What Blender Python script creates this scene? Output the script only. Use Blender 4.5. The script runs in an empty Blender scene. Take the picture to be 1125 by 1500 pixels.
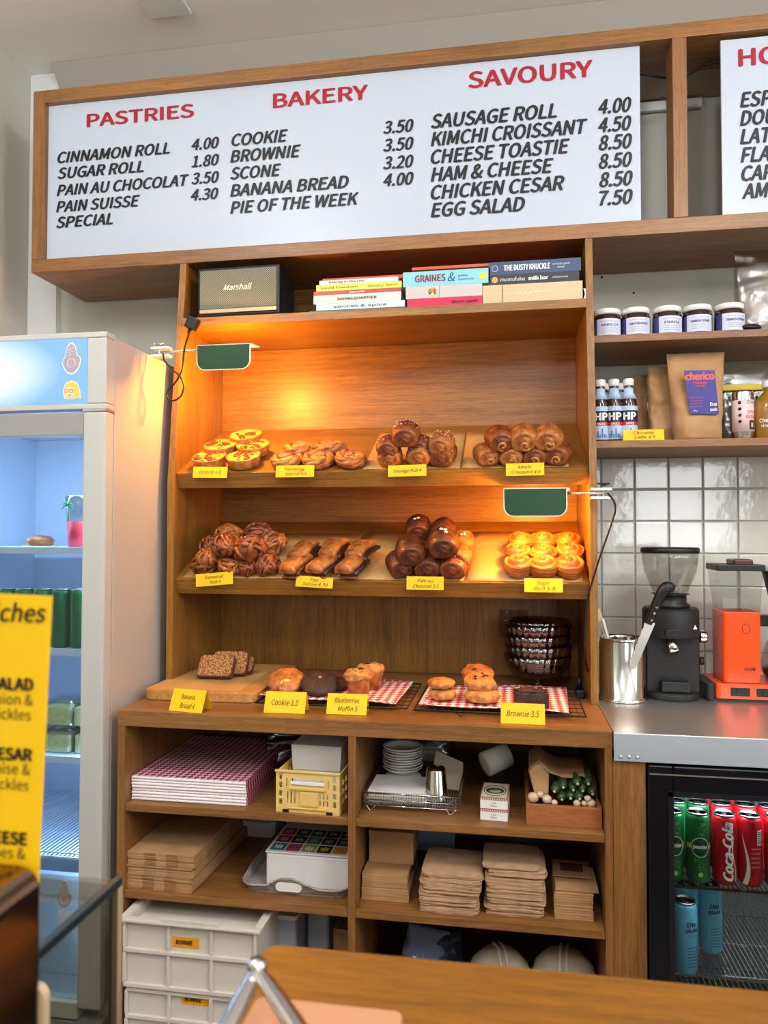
import bpy, bmesh, math, random
from math import sin, cos, pi, radians, sqrt, atan2
from mathutils import Vector, Matrix, Euler, noise
random.seed(7)
S = bpy.context.scene
COL = S.collection

# ------------------------------------------------------------------ camera, light, exposure
CAM = Vector((0.97250, -1.75832, 1.34765))
CR, CU, CF = [Vector(v) for v in ((0.986286, 0.165043, 0.000638), (0.003879, -0.027046, 0.999627), (-0.164998, 0.985916, 0.027316))]
FPX = 1096.07
cd = bpy.data.cameras.new('camera'); cam = bpy.data.objects.new('camera', cd); COL.objects.link(cam)
m = Matrix((CR, CU, -CF)).transposed().to_4x4(); m.translation = CAM
cam.matrix_world = m
cd.sensor_fit = 'VERTICAL'; cd.sensor_height = 36.0; cd.lens = FPX / 1500 * 36
cd.clip_start = .02; cd.clip_end = 60
cd.dof.use_dof = True; cd.dof.focus_distance = 2.15; cd.dof.aperture_fstop = 7.5
S.camera = cam

W = bpy.data.worlds.new('world'); S.world = W; W.use_nodes = True
W.node_tree.nodes['Background'].inputs[0].default_value = (.86, .93, 1, 1)
W.node_tree.nodes['Background'].inputs[1].default_value = .35

def area(name, loc, rot, sx, sy, power, col, spread=180):
    l = bpy.data.lights.new(name, 'AREA'); l.shape = 'RECTANGLE'; l.size = sx; l.size_y = sy
    l.energy = power; l.color = col; l.spread = radians(spread)
    o = bpy.data.objects.new(name, l); COL.objects.link(o); o.location = loc; o.rotation_euler = rot
    return o
area('window_daylight', (2.55, -4.85, 1.75), (radians(90), 0, 0), 1.1, 1.3, 30, (.93, .97, 1))
area('side_fill_light', (4.1, -2.0, 2.15), (radians(90), 0, radians(90)), 2.4, 1.2, 26, (.93, .97, 1))  # added fill lighting the left wall; the right wall has no window
for lx, ly in ((-.1, -1.35), (1.9, -1.35), (.9, -2.7), (2.9, -2.2)):          # added unseen point lights that brighten ceiling and fronts, no pendants there
    l = bpy.data.lights.new('room_fill_light', 'POINT'); l.energy = 29; l.color = (.97, .975, 1); l.shadow_soft_size = .13
    o = bpy.data.objects.new('room_fill_light', l); COL.objects.link(o); o.location = (lx, ly, 2.74)

S.view_settings.view_transform = 'Standard'; S.view_settings.look = 'None'
S.view_settings.gamma = 1; S.view_settings.use_curve_mapping = False
S.view_settings.exposure = 0.45

# ------------------------------------------------------------------ pixel rays on real planes
def ray(x, y): return CF * FPX + CR * (x - 562.5) - CU * (y - 750)
def at(x, y, Y): d = ray(x, y); return CAM + d * ((Y - CAM.y) / d.y)
def atz(x, y, Z): d = ray(x, y); return CAM + d * ((Z - CAM.z) / d.z)

# ------------------------------------------------------------------ materials
def lin(c):
    return tuple(((v / 255) / 12.92 if v / 255 <= .04045 else ((v / 255 + .055) / 1.055) ** 2.4) for v in c) + (1,)
def newmat(name):
    m = bpy.data.materials.new(name); m.use_nodes = True
    nt = m.node_tree; return m, nt, nt.nodes['Principled BSDF']
def mat(name, col, rough=.5, metal=0, var=None, bump=None, emit=None, trans=0, alpha=1, ior=1.45, coat=0, spec=.5, sheen=0):
    """var = (colour2, scale, contrast); bump = (scale, strength)"""
    m, nt, b = newmat(name); N, L = nt.nodes, nt.links
    b.inputs['Base Color'].default_value = lin(col); b.inputs['Roughness'].default_value = rough
    b.inputs['Metallic'].default_value = metal; b.inputs['IOR'].default_value = ior
    b.inputs['Specular IOR Level'].default_value = spec
    b.inputs['Transmission Weight'].default_value = trans; b.inputs['Alpha'].default_value = alpha
    b.inputs['Coat Weight'].default_value = coat; b.inputs['Coat Roughness'].default_value = .12
    if emit: b.inputs['Emission Color'].default_value = lin(emit[0]); b.inputs['Emission Strength'].default_value = emit[1]
    tc = N.new('ShaderNodeTexCoord')
    if var:
        n = N.new('ShaderNodeTexNoise'); n.inputs['Scale'].default_value = var[1]; n.inputs['Detail'].default_value = 6
        L.new(tc.outputs['Object'], n.inputs['Vector'])
        r = N.new('ShaderNodeValToRGB'); k = var[2] if len(var) > 2 else .15
        r.color_ramp.elements[0].position = .5 - k; r.color_ramp.elements[1].position = .5 + k
        r.color_ramp.elements[0].color = lin(col); r.color_ramp.elements[1].color = lin(var[0])
        L.new(n.outputs['Fac'], r.inputs['Fac']); L.new(r.outputs['Color'], b.inputs['Base Color'])
    if bump:
        n = N.new('ShaderNodeTexNoise'); n.inputs['Scale'].default_value = bump[0]; n.inputs['Detail'].default_value = 4
        L.new(tc.outputs['Object'], n.inputs['Vector'])
        bp = N.new('ShaderNodeBump'); bp.inputs['Strength'].default_value = bump[1]; bp.inputs['Distance'].default_value = .004
        L.new(n.outputs['Fac'], bp.inputs['Height']); L.new(bp.outputs['Normal'], b.inputs['Normal'])
    return m
def wood(name, dark, light, axis='X', rough=.42, fine=1.0, vary=.55):
    m, nt, b = newmat(name); N, L = nt.nodes, nt.links
    tc = N.new('ShaderNodeTexCoord'); 
    def nz(scl, det, dist=0):
        mp = N.new('ShaderNodeMapping'); mp.inputs['Scale'].default_value = scl
        L.new(tc.outputs['Object'], mp.inputs['Vector'])
        n = N.new('ShaderNodeTexNoise'); n.inputs['Scale'].default_value = 1; n.inputs['Detail'].default_value = det
        n.inputs['Distortion'].default_value = dist; L.new(mp.outputs[0], n.inputs['Vector']); return n
    def ax(a, c): return {'X': (a, c, c), 'Y': (c, a, c), 'Z': (c, c, a)}[axis]
    n1 = nz(ax(1.1, 16 * fine), 5, .4); n2 = nz(ax(7, 190 * fine), 4, 0); n3 = nz(ax(30, 420 * fine), 2)
    mx = N.new('ShaderNodeMath'); mx.operation = 'MULTIPLY_ADD'; mx.inputs[1].default_value = .55
    L.new(n2.outputs['Fac'], mx.inputs[0])
    sc = N.new('ShaderNodeMath'); sc.operation = 'MULTIPLY'; sc.inputs[1].default_value = .45
    L.new(n1.outputs['Fac'], sc.inputs[0]); L.new(sc.outputs[0], mx.inputs[2])
    r = N.new('ShaderNodeValToRGB'); r.color_ramp.elements[0].position = .5 - .22 * vary / .55; r.color_ramp.elements[1].position = .66
    r.color_ramp.elements[0].color = lin(dark); r.color_ramp.elements[1].color = lin(light)
    L.new(mx.outputs[0], r.inputs['Fac'])
    g = N.new('ShaderNodeMix'); g.data_type = 'RGBA'; g.blend_type = 'MULTIPLY'; g.inputs['Factor'].default_value = .28
    r3 = N.new('ShaderNodeValToRGB'); r3.color_ramp.elements[0].position = .36; r3.color_ramp.elements[1].position = .52
    r3.color_ramp.elements[0].color = (.25, .2, .17, 1)
    L.new(n3.outputs['Fac'], r3.inputs['Fac'])
    L.new(r.outputs['Color'], g.inputs['A']); L.new(r3.outputs['Color'], g.inputs['B'])
    L.new(g.outputs['Result'], b.inputs['Base Color']); b.inputs['Roughness'].default_value = rough
    bp = N.new('ShaderNodeBump'); bp.inputs['Strength'].default_value = .15; bp.inputs['Distance'].default_value = .002
    L.new(n2.outputs['Fac'], bp.inputs['Height']); L.new(bp.outputs['Normal'], b.inputs['Normal'])
    return m
def gingham(name, ca, cb, scale, rot=0, stretch=(1, 1, 1), rough=.6):
    m, nt, b = newmat(name); N, L = nt.nodes, nt.links
    tc = N.new('ShaderNodeTexCoord'); mp = N.new('ShaderNodeMapping'); mp.inputs['Rotation'].default_value = (0, 0, rot)
    mp.inputs['Scale'].default_value = stretch; mp.inputs['Location'].default_value = (.0003, .0003, .0007)
    ck = N.new('ShaderNodeTexChecker'); ck.inputs['Scale'].default_value = scale
    ck.inputs['Color1'].default_value = lin(ca); ck.inputs['Color2'].default_value = lin(cb)
    L.new(tc.outputs['Object'], mp.inputs[0]); L.new(mp.outputs[0], ck.inputs['Vector']); L.new(ck.outputs['Color'], b.inputs['Base Color'])
    b.inputs['Roughness'].default_value = rough
    return m
def glassmat(name, tint=(238, 238, 236), rough=.02, alpha=.08):
    """thin clear sheet: mostly see-through with a glossy coat"""
    m, nt, b = newmat(name); N, L = nt.nodes, nt.links
    t = N.new('ShaderNodeBsdfTransparent'); t.inputs[0].default_value = lin(tint)
    g = N.new('ShaderNodeBsdfGlossy'); g.inputs['Roughness'].default_value = rough
    mx = N.new('ShaderNodeMixShader'); f = N.new('ShaderNodeFresnel'); f.inputs[0].default_value = 1.45
    a = N.new('ShaderNodeMath'); a.operation = 'MAXIMUM'; a.inputs[1].default_value = alpha
    geo = N.new('ShaderNodeNewGeometry'); inv = N.new('ShaderNodeMath'); inv.operation = 'SUBTRACT'; inv.inputs[0].default_value = 1
    ml = N.new('ShaderNodeMath'); ml.operation = 'MULTIPLY'
    L.new(geo.outputs['Backfacing'], inv.inputs[1]); L.new(f.outputs[0], a.inputs[0]); L.new(a.outputs[0], ml.inputs[0]); L.new(inv.outputs[0], ml.inputs[1])
    L.new(ml.outputs[0], mx.inputs[0])
    L.new(t.outputs[0], mx.inputs[1]); L.new(g.outputs[0], mx.inputs[2]); L.new(mx.outputs[0], N['Material Output'].inputs[0])
    return m
M = {}
OD, OL = (100, 63, 28), (158, 109, 56)
for a in 'XYZ': M['oak' + a] = wood('oak_grain_' + a.lower(), OD, OL, a)
for a in 'XYZ': M['hut' + a] = wood('display_oak_grain_' + a.lower(), (104, 66, 22), (162, 113, 44), a, rough=.38)
M['counter'] = wood('foreground_counter_oak', (104, 62, 12), (146, 94, 24), 'X', rough=.4, fine=.5)
M['board'] = wood('cutting_board_wood', (168, 112, 52), (204, 152, 84), 'Y', rough=.5, fine=.5)
M['crate_wood'] = wood('crate_wood', (138, 76, 36), (182, 112, 58), 'X', rough=.6)
M['wall'] = mat('wall_paint', (186, 184, 172), .7, bump=(60, .05))
M['ceiling'] = mat('ceiling_paint', (240, 235, 230), .75)
M['cover_strip'] = mat('ceiling_shade_paint', (168, 160, 151), .8)  # ceiling's shaded tone put into the colour, so the added strip blends
M['white_paint'] = mat('white_gloss_paint', (215, 216, 214), .45)
M['tile'] = mat('glazed_tile', (205, 203, 194), .08, coat=.5, bump=(14, .5))
M['grout'] = mat('tile_grout', (176, 174, 166), .8)
M['floor'] = mat('floor_concrete', (112, 104, 96), .6, var=((128, 120, 110), 3))
M['panel'] = mat('menu_panel_white', (184, 193, 204), .35)
M['red_ink'] = mat('red_lettering', (164, 12, 36), .5)
M['black_ink'] = mat('black_lettering', (22, 22, 24), .5)
M['yellow'] = mat('yellow_card', (240, 192, 0), .6)
M['ink'] = mat('pen_ink', (50, 45, 10), .6)
M['steel_front'] = mat('steel_front_edge', (196, 204, 210), .5, .65, bump=(18, .15))
M['steel'] = mat('brushed_steel', (226, 224, 216), .30, .9, bump=(30, .1))
M['chrome'] = mat('polished_steel', (205, 203, 200), .12, 1)
M['black'] = mat('black_plastic', (20, 20, 22), .42)
M['black_matt'] = mat('matt_black_metal', (24, 24, 26), .55)
M['rubber'] = mat('black_cable_rubber', (14, 14, 15), .5)
M['green'] = mat('green_enamel', (20, 66, 36), .35)
M['cream_in'] = mat('shade_inner_white', (240, 232, 205), .5)
M['glass'] = glassmat('clear_glass')
M['white'] = mat('white_plastic', (226, 226, 222), .4)
M['paper_white'] = mat('white_paper', (232, 230, 226), .7)
M['kraft'] = mat('kraft_paper', (186, 146, 102), .8, var=((172, 130, 86), 12), bump=(50, .1))
M['kraft2'] = mat('kraft_paper_edges', (176, 138, 98), .85, var=((150, 114, 78), 60, .2))
M['parch'] = mat('baking_parchment', (196, 152, 92), .6, var=((184, 138, 78), 8))

# ------------------------------------------------------------------ geometry helpers
class G:
    def __init__(s): s.v = []; s.f = []; s.mi = []; s.sm = []
    def add(s, vs, fs, mi=0, smooth=False):
        k = len(s.v); s.v += [Vector(p) for p in vs]
        for f in fs: s.f.append([i + k for i in f]); s.mi.append(mi); s.sm.append(smooth)
        return s
    def box(s, x0, x1, y0, y1, z0, z1, mi=0):
        return s.add([(x0,y0,z0),(x1,y0,z0),(x1,y1,z0),(x0,y1,z0),(x0,y0,z1),(x1,y0,z1),(x1,y1,z1),(x0,y1,z1)],
              [(0,3,2,1),(4,5,6,7),(0,1,5,4),(1,2,6,5),(2,3,7,6),(3,0,4,7)], mi)
    def obox(s, c, sz, R=None, mi=0):
        h = [d / 2 for d in sz]; g = G().box(-h[0], h[0], -h[1], h[1], -h[2], h[2]); R = R or Matrix.Identity(3)
        return s.add([R @ p + Vector(c) for p in g.v], g.f, mi)
    def bar(s, a, b, w, mi=0):
        a, b = Vector(a), Vector(b); d = b - a; R = d.to_track_quat('Z', 'Y').to_matrix()
        return s.obox((a + b) / 2, (w, w, d.length), R, mi)
    def prism(s, pts, a, b, plane='YZ', mi=0):
        def P(p, t): return {'YZ': (t, p[0], p[1]), 'XZ': (p[0], t, p[1]), 'XY': (p[0], p[1], t)}[plane]
        n = len(pts)
        return s.add([P(p, a) for p in pts] + [P(p, b) for p in pts],
              [list(range(n))[::-1], list(range(n, 2*n))] + [(i, (i+1) % n, n + (i+1) % n, n + i) for i in range(n)], mi)
    def lathe(s, prof, n=24, c=(0,0,0), axis='Z', mi=0, smooth=True, sx=1, sy=1, ph=0):
        k0 = len(s.v); vs = []; fs = []
        for r, z in prof:
            for i in range(n):
                a = 2*pi*i/n + ph; p = (r*cos(a)*sx, r*sin(a)*sy, z)
                if axis == 'X': p = (p[2], p[0], p[1])
                if axis == 'Y': p = (p[0], p[2], p[1])
                vs.append((p[0]+c[0], p[1]+c[1], p[2]+c[2]))
        for j in range(len(prof)-1):
            for i in range(n):
                fs.append((j*n+i, j*n+(i+1) % n, (j+1)*n+(i+1) % n, (j+1)*n+i))
        if prof[0][0] > 1e-5: fs.append(list(range(n))[::-1])
        if prof[-1][0] > 1e-5: fs.append([(len(prof)-1)*n+i for i in range(n)])
        return s.add(vs, fs, mi, smooth)
    def cyl(s, a, b, r, n=16, mi=0, r2=None, smooth=True):
        a, b = Vector(a), Vector(b); d = b - a; R = d.to_track_quat('Z', 'Y').to_matrix()
        g = G().lathe([(r, 0), (r if r2 is None else r2, d.length)], n)
        return s.add([R @ p + a for p in g.v], g.f, mi, smooth)
    def tube(s, pts, r, n=8, closed=False, mi=0, flat=1, smooth=True):
        pts = [Vector(p) for p in pts]; m = len(pts); vs = []; fs = []
        up = Vector((0.13, .31, .94)).normalized()
        for i, p in enumerate(pts):
            t = (pts[(i+1) % m] - pts[i-1]) if closed else (pts[min(i+1, m-1)] - pts[max(i-1, 0)])
            if t.length < 1e-9: t = Vector((0, 0, 1))
            t.normalize(); a = up - t * up.dot(t)
            if a.length < 1e-3: a = Vector((1, 0, 0)) - t * t.x
            a.normalize(); b = t.cross(a); up = a
            rr = r[i] if isinstance(r, (list, tuple)) else r
            for k in range(n):
                th = 2*pi*k/n; vs.append(p + a*cos(th)*rr*flat + b*sin(th)*rr)
        for i in range(m if closed else m-1):
            j = (i+1) % m
            for k in range(n): fs.append((i*n+k, i*n+(k+1) % n, j*n+(k+1) % n, j*n+k))
        if not closed: fs += [list(range(n))[::-1], [(m-1)*n+k for k in range(n)]]
        return s.add(vs, fs, mi, smooth)
    def surf(s, fn, nu, nv, mi=0, wrap=True, smooth=True):
        """fn(u in 0..1 around, v in 0..1 along)"""
        vs = [fn(i/nu, j/nv) for j in range(nv+1) for i in range(nu + (0 if wrap else 1))]
        w = nu if wrap else nu+1; fs = []
        for j in range(nv):
            for i in range(nu): fs.append((j*w+i, j*w+(i+1) % w, (j+1)*w+(i+1) % w, (j+1)*w+i))
        return s.add(vs, fs, mi, smooth)
    def xf(s, Mx): s.v = [Mx @ p for p in s.v]; return s
    def at(s, x=0, y=0, z=0): s.v = [p + Vector((x, y, z)) for p in s.v]; return s
def smooth_path(pts, k=6, closed=False):
    pts = [Vector(p) for p in pts]; n = len(pts); out = []
    for i in range(n if closed else n-1):
        g = (lambda j: pts[j % n]) if closed else (lambda j: pts[max(0, min(n-1, j))])
        p0, p1, p2, p3 = g(i-1), g(i), g(i+1), g(i+2)
        for q in range(k):
            t = q/k; out.append(.5*((2*p1)+(p2-p0)*t+(2*p0-5*p1+4*p2-p3)*t*t+(3*p1-p0-3*p2+p3)*t**3))
    if not closed: out.append(pts[-1])
    return out
def rrect(x0, x1, y0, y1, r, k=5):
    o = []
    for cx, cy, a0 in ((x1-r, y1-r, 0), (x0+r, y1-r, 90), (x0+r, y0+r, 180), (x1-r, y0+r, 270)):
        for i in range(k+1):
            a = radians(a0 + 90*i/k); o.append((cx + r*cos(a), cy + r*sin(a)))
    return o
def origin_of(o):
    v = Vector((0, 0, 0))
    while o is not None: v = v + Vector(o.location); o = o.parent
    return v
def build(g, name, mt, parent=None, bev=0, world=False, recalc=True):
    me = bpy.data.meshes.new(name); off = origin_of(parent) if (world and parent) else Vector((0, 0, 0))
    me.from_pydata([tuple(p - off) for p in g.v], [], g.f)
    for mm in (mt if isinstance(mt, (list, tuple)) else [mt]): me.materials.append(M[mm] if isinstance(mm, str) else mm)
    for i, pl in enumerate(me.polygons): pl.material_index = g.mi[i]; pl.use_smooth = g.sm[i]
    if recalc or bev:
        b = bmesh.new(); b.from_mesh(me)
        if recalc: bmesh.ops.recalc_face_normals(b, faces=b.faces)
        if bev:
            ed = [e for e in b.edges if len(e.link_faces) == 2 and e.calc_face_angle(0) > radians(35)]
            bmesh.ops.bevel(b, geom=ed, offset=bev, segments=2, affect='EDGES', profile=.6, clamp_overlap=True)
        b.to_mesh(me); b.free()
    o = bpy.data.objects.new(name, me); COL.objects.link(o)
    if parent: o.parent = parent
    return o
part = build
def tag(o, label=None, cat=None, group=None, kind=None):
    if label: o['label'] = label
    if cat: o['category'] = cat
    if group: o['group'] = group
    if kind: o['kind'] = kind
    return o
def thing(name, label, cat, loc=(0, 0, 0), rot=(0, 0, 0), group=None):
    o = bpy.data.objects.new(name, None); COL.objects.link(o); o.location = loc; o.rotation_euler = rot
    o.empty_display_size = .02
    return tag(o, label, cat, group)
def copy_tree(o, loc=None, rot=None, label=None, group=None, scale=None, parent=None):
    c = o.copy(); COL.objects.link(c); c.parent = parent
    if loc is not None: c.location = loc
    if rot is not None: c.rotation_euler = rot
    if scale is not None: c.scale = scale if not isinstance(scale, (int, float)) else (scale,)*3
    if label: c['label'] = label
    if group: c['group'] = group
    for ch in list(o.children): copy_tree(ch, parent=c)
    return c
def struct(g, name, mt, parent=None, **k):
    o = build(g, name, mt, parent, **k)
    if parent is None: o['kind'] = 'structure'
    return o
# ---- lettering: a real flat mesh of glyphs, x to the right, z up, facing -Y
import os
try: FONT = bpy.data.fonts.load(os.path.join(bpy.utils.resource_path('LOCAL'), 'datafiles', 'fonts', 'Noto Sans CJK Regular.woff2'))
except Exception: FONT = None
_caps = {}
def _glyphs(s, shear, space, res):
    c = bpy.data.curves.new('t', 'FONT'); c.body = s; c.size = 1; c.shear = shear; c.resolution_u = res
    if FONT: c.font = FONT
    c.space_character = space; c.fill_mode = 'FRONT'
    o = bpy.data.objects.new('t', c); me = bpy.data.meshes.new_from_object(o)
    vs = [v.co.copy() for v in me.vertices]; fs = [list(p.vertices) for p in me.polygons]
    bpy.data.objects.remove(o); bpy.data.curves.remove(c); bpy.data.meshes.remove(me)
    return vs, fs
def textmesh(s, h=1.0, shear=0, bold=0, xs=1.0, ext=.0004, space=1.0, res=3):
    """bold = stroke widening in cap heights (overlapping copies of the glyphs)"""
    if 'H' not in _caps: _caps['H'] = max(v.y for v in _glyphs('H', 0, 1, 2)[0])
    vs, fs = _glyphs(s, shear, space, res)
    if not vs: return G(), 0
    x0 = min(v.x for v in vs); x1 = max(v.x for v in vs); k = h / _caps['H']; g = G()
    offs = [(0, 0)] if not bold else [(-bold*h, 0), (bold*h, 0), (0, bold*h*.5), (0, -bold*h*.5)]
    for q, (dx, dy) in enumerate(offs): g.add([((v.x-x0)*k*xs + dx, -ext*(1 + q*.5), v.y*k + dy) for v in vs], fs)
    return g, (x1-x0)*k*xs
def refine(g, L):
    """split long triangles so that lettering can follow a curved wall"""
    for _ in range(4):
        if not any((g.v[f[a]] - g.v[f[a-1]]).length > L for f in g.f for a in range(len(f))): break
        nf = []
        for f in g.f:
            for q in range(1, len(f)-1):
                a, b, c = f[0], f[q], f[q+1]; k = len(g.v)
                if max((g.v[a]-g.v[b]).length, (g.v[b]-g.v[c]).length, (g.v[c]-g.v[a]).length) <= L: nf.append([a, b, c]); continue
                g.v += [(g.v[a]+g.v[b])/2, (g.v[b]+g.v[c])/2, (g.v[c]+g.v[a])/2]
                nf += [[a, k, k+2], [k, b, k+1], [k+2, k+1, c], [k, k+1, k+2]]
        g.f = nf; g.mi = [0]*len(nf); g.sm = [False]*len(nf)
    return g
def letter(s, x, y, z, h, mt, parent, width=None, align='L', shear=0, bold=0, space=1.0, name='lettering', R=None, rad=None, world=False):
    """lettering with its baseline start at x,y,z in the parent's frame; R = rotation; rad = wrap round a cylinder"""
    g, w = textmesh(s, h, shear, bold, space=space)
    if not g.v: return None
    k = (width / w) if width else 1
    for p in g.v: p.x *= k
    w *= k
    dx = {'L': 0, 'C': -w/2, 'R': -w}[align]
    for p in g.v: p.x += dx
    if rad is not None:
        th0 = R or 0
        if h > .007: refine(g, .006)
        g.v = [Vector((rad*sin(p.x/rad + th0), -rad*cos(p.x/rad + th0), p.z)) for p in g.v]
    elif R is not None: g.v = [R @ p for p in g.v]
    g.at(x, y, z)
    return build(g, name, mt, parent, world=world, recalc=False)

# ================================================================== THE SETTING
YW = .643            # back wall plane
YC = .020            # carcass back clearance
ZC = 2.977
g = G().box(-.72, 4.2, YW+.008, YW+.12, 0, ZC)
wall = struct(g, 'wall_back', 'wall')
# tiles, 100 mm pitch, above the steel worktop
proto = None
for i in range(-1, 11):
    for j in range(7):
        x0 = 1.256 + (i)*.0995; z1 = 1.577 - (j)*.0983; x1 = x0+.0955; z0 = max(z1-.0945, .9)
        if i == -1: x0 = 1.203; x1 = 1.2515
        if i == -1 or j == 6:
            struct(G().box(x0, x1, YW-.004, YW+.008, z0, z1), 'tile', 'tile', wall, bev=.0035)
            continue
        if proto is None:
            gg = G().box(-.04775, .04775, -.006, .006, -.04725, .04725)
            proto = struct(gg, 'tile', 'tile', wall, bev=.003); o = proto
        else:
            o = proto.copy(); COL.objects.link(o)
        o.location = ((x0+x1)/2, YW+.002, (z0+z1)/2); o.rotation_euler = (random.uniform(-.012, .012), 0, random.uniform(-.014, .014))
struct(G().box(1.2, 4.2, YW+.001, YW+.0075, .9, 1.5785), 'grout', 'grout', wall)
struct(G().box(-.80, -.705, -5, YW+.12, 0, ZC), 'wall_left', 'wall')
struct(G().box(4.2, 4.3, -5, YW+.12, 0, ZC), 'wall_right', 'wall')
struct(G().box(-.8, 4.3, -5, YW+.12, ZC, ZC+.1), 'ceiling', 'ceiling')
struct(G().box(-.8, 4.3, -5, YW+.12, -.1, 0), 'floor', 'floor')
# rear wall with the shop window opening
g = G().box(-.8, 4.3, -5.1, -5, 0, .5).box(-.8, 4.3, -5.1, -5, 2.8, ZC).box(-.8, 1.6, -5.1, -5, .5, 2.8).box(3.5, 4.3, -5.1, -5, .5, 2.8)
struct(g, 'wall_rear', 'wall')
struct(G().box(-.704, -.594, .622, YW+.006, 0, ZC-.001), 'trim_1', 'white_paint')
struct(G().prism([(YW+.007, ZC-.001), (YW-.075, ZC-.001), (YW-.055, ZC-.022), (YW-.02, ZC-.060), (YW+.007, ZC-.085)], -.592, 4.19, 'YZ'), 'added_trim', 'cover_strip')  # added strip hiding the paler wall band above the menu board
c0 = atz(243, 3, ZC-.004)
pl = struct(G().box(c0.x-.075, c0.x+.06, c0.y-.12, c0.y+.055, ZC-.012, ZC-.0005), 'ceiling_plate', 'white_paint', bev=.003)
tag(pl, 'small pale square cover plate on the ceiling above the menu board', 'cover plate'); pl['kind'] = 'thing'

# ================================================================== MENU BOARD FRAME (above the shelves)
YB = .339; ZB0, ZB1 = 2.156, 2.730
root = thing('menu_board', 'long oak box frame holding the white menu panels under the ceiling', 'sign frame', (-.494, YB, ZB0))
P = lambda g, n, m, **k: part(g, n, m, root, world=True, bev=.0015, **k)
P(G().box(-.454, 2.6, YB, YW-.14, 2.690, ZB1), 'top_panel', 'oakX')
P(G().box(-.494, 2.6, YB, YW, ZB0, 2.1965), 'bottom_panel', 'oakX')
P(G().box(-.494, -.4545, YB, YW, 2.1970, ZB1), 'side_panel', 'oakZ')
P(G().box(-.454, 2.6, YW-.139, YW, 2.690, 2.72), 'back_rail', mat('pale_batten', (176, 160, 140), .7))
P(G().box(1.414, 1.451, YB, YB+.085, 2.1970, 2.6895), 'divider', 'oakZ')
def ztext(s, px, py, pxr, cap, mt, parent, Y=.3565, head=False):
    a = at(px, py, Y); b = at(pxr, py, Y) if pxr else None
    h = cap * (Y - CAM.y) / FPX * 1.02
    letter(s, a.x, Y, a.z, h, mt, parent, width=(b.x - a.x) if b else None, shear=0 if head else .22,
           bold=.045 if head else .06, space=1.0, world=True, name='heading' if head else 'lettering')
r1 = thing('menu_sign', 'wide white menu panel headed PASTRIES, BAKERY and SAVOURY', 'menu board', (-.4535, .36, 2.198), group=None)
part(G().box(-.4535, 1.332, .358, .366, 2.1970, 2.6895), 'panel', 'panel', r1, world=True)
for s, x, y, xr, cp in (('PASTRIES', 128, 186, 283, 20), ('BAKERY', 401, 158, 538, 21), ('SAVOURY', 687, 129, 867, 23)):
    ztext(s, x, y, xr, cp, 'red_ink', r1, head=True)
for s, x, y, xr, cp in (('CINNAMON ROLL', 85, 239, 248, 17), ('SUGAR ROLL', 85, 262, 210, 17), ('PAIN AU CHOCOLAT', 84, 287, 276, 17),
    ('PAIN SUISSE', 83, 311, 204, 17), ('SPECIAL', 83, 334, 165, 17), ('4.00', 281, 220, 320, 17), ('1.80', 281, 245, 320, 17), ('3.50', 281, 270, 320, 17), ('4.30', 280, 294, 319, 17),
    ('COOKIE', 340, 214, 421, 18), ('BROWNIE', 338, 238, 440, 18), ('SCONE', 338, 263, 411, 18), ('BANANA BREAD', 338, 288, 510, 18), ('PIE OF THE WEEK', 338, 313, 525, 18),
    ('3.50', 562, 196, 605, 18), ('3.50', 562, 222, 605, 18), ('3.20', 562, 248, 605, 18), ('4.00', 562, 273, 605, 18),
    ('SAUSAGE ROLL', 632, 188, 815, 20), ('KIMCHI CROISSANT', 632, 214, 860, 20), ('CHEESE TOASTIE', 632, 240, 834, 20), ('HAM & CHEESE', 632, 266, 810, 20), ('CHICKEN CESAR', 632, 292, 826, 20), ('EGG SALAD', 632, 318, 768, 20),
    ('4.00', 877, 167, 924, 20), ('4.50', 877, 194, 924, 20), ('8.50', 878, 220, 925, 20), ('8.50', 878, 247, 925, 20), ('8.50', 879, 274, 926, 20), ('7.50', 879, 301, 926, 20)):
    ztext(s, x, y, xr, cp, 'black_ink', r1)
r2 = thing('menu_sign', 'white menu panel of hot drinks beyond the oak divider', 'menu board', (1.542, .36, 2.198))
part(G().box(1.543, 2.4, .358, .366, 2.1970, 2.681), 'panel', 'panel', r2, world=True)
ztext('HOT DRINKS', 1083, 97, 1340, 23, 'red_ink', r2, head=True)
for s, x, y, w in (('ESPRESSO', 1085, 157, 128), ('DOUBLE ESPRESSO', 1085, 184, 235), ('LATTE', 1085, 211, 76), ('FLAT WHITE', 1086, 238, 146), ('CAPPUCCINO', 1087, 265, 163), ('AMERICANO', 1088, 291, 150)):
    ztext(s, x, y, x+w, 20, 'black_ink', r2)
# dark cable sagging behind the panels
pts = [at(x, y, Y) for x, y, Y in ((930, 105, .40), (960, 112, .42), (990, 114, .44), (1010, 108, .45), (1035, 95, .46), (1060, 90, .46), (1100, 92, .46))]
tag(build(G().tube(smooth_path(pts), .0035), 'cable', 'rubber'), 'grey cable sagging behind the menu panels near the divider', 'cable')
lb = thing('cable_trunking', 'short white trunking strip with small print behind the divider', 'trunking', (1.47, YW-.02, 2.66))
part(G().box(1.35, 1.56, YW-.012, YW, 2.655, 2.683), 'strip', 'white', lb, world=True)
letter('XPVC 01', 1.468, YW-.0125, 2.665, .008, 'black_ink', lb, world=True)

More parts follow.
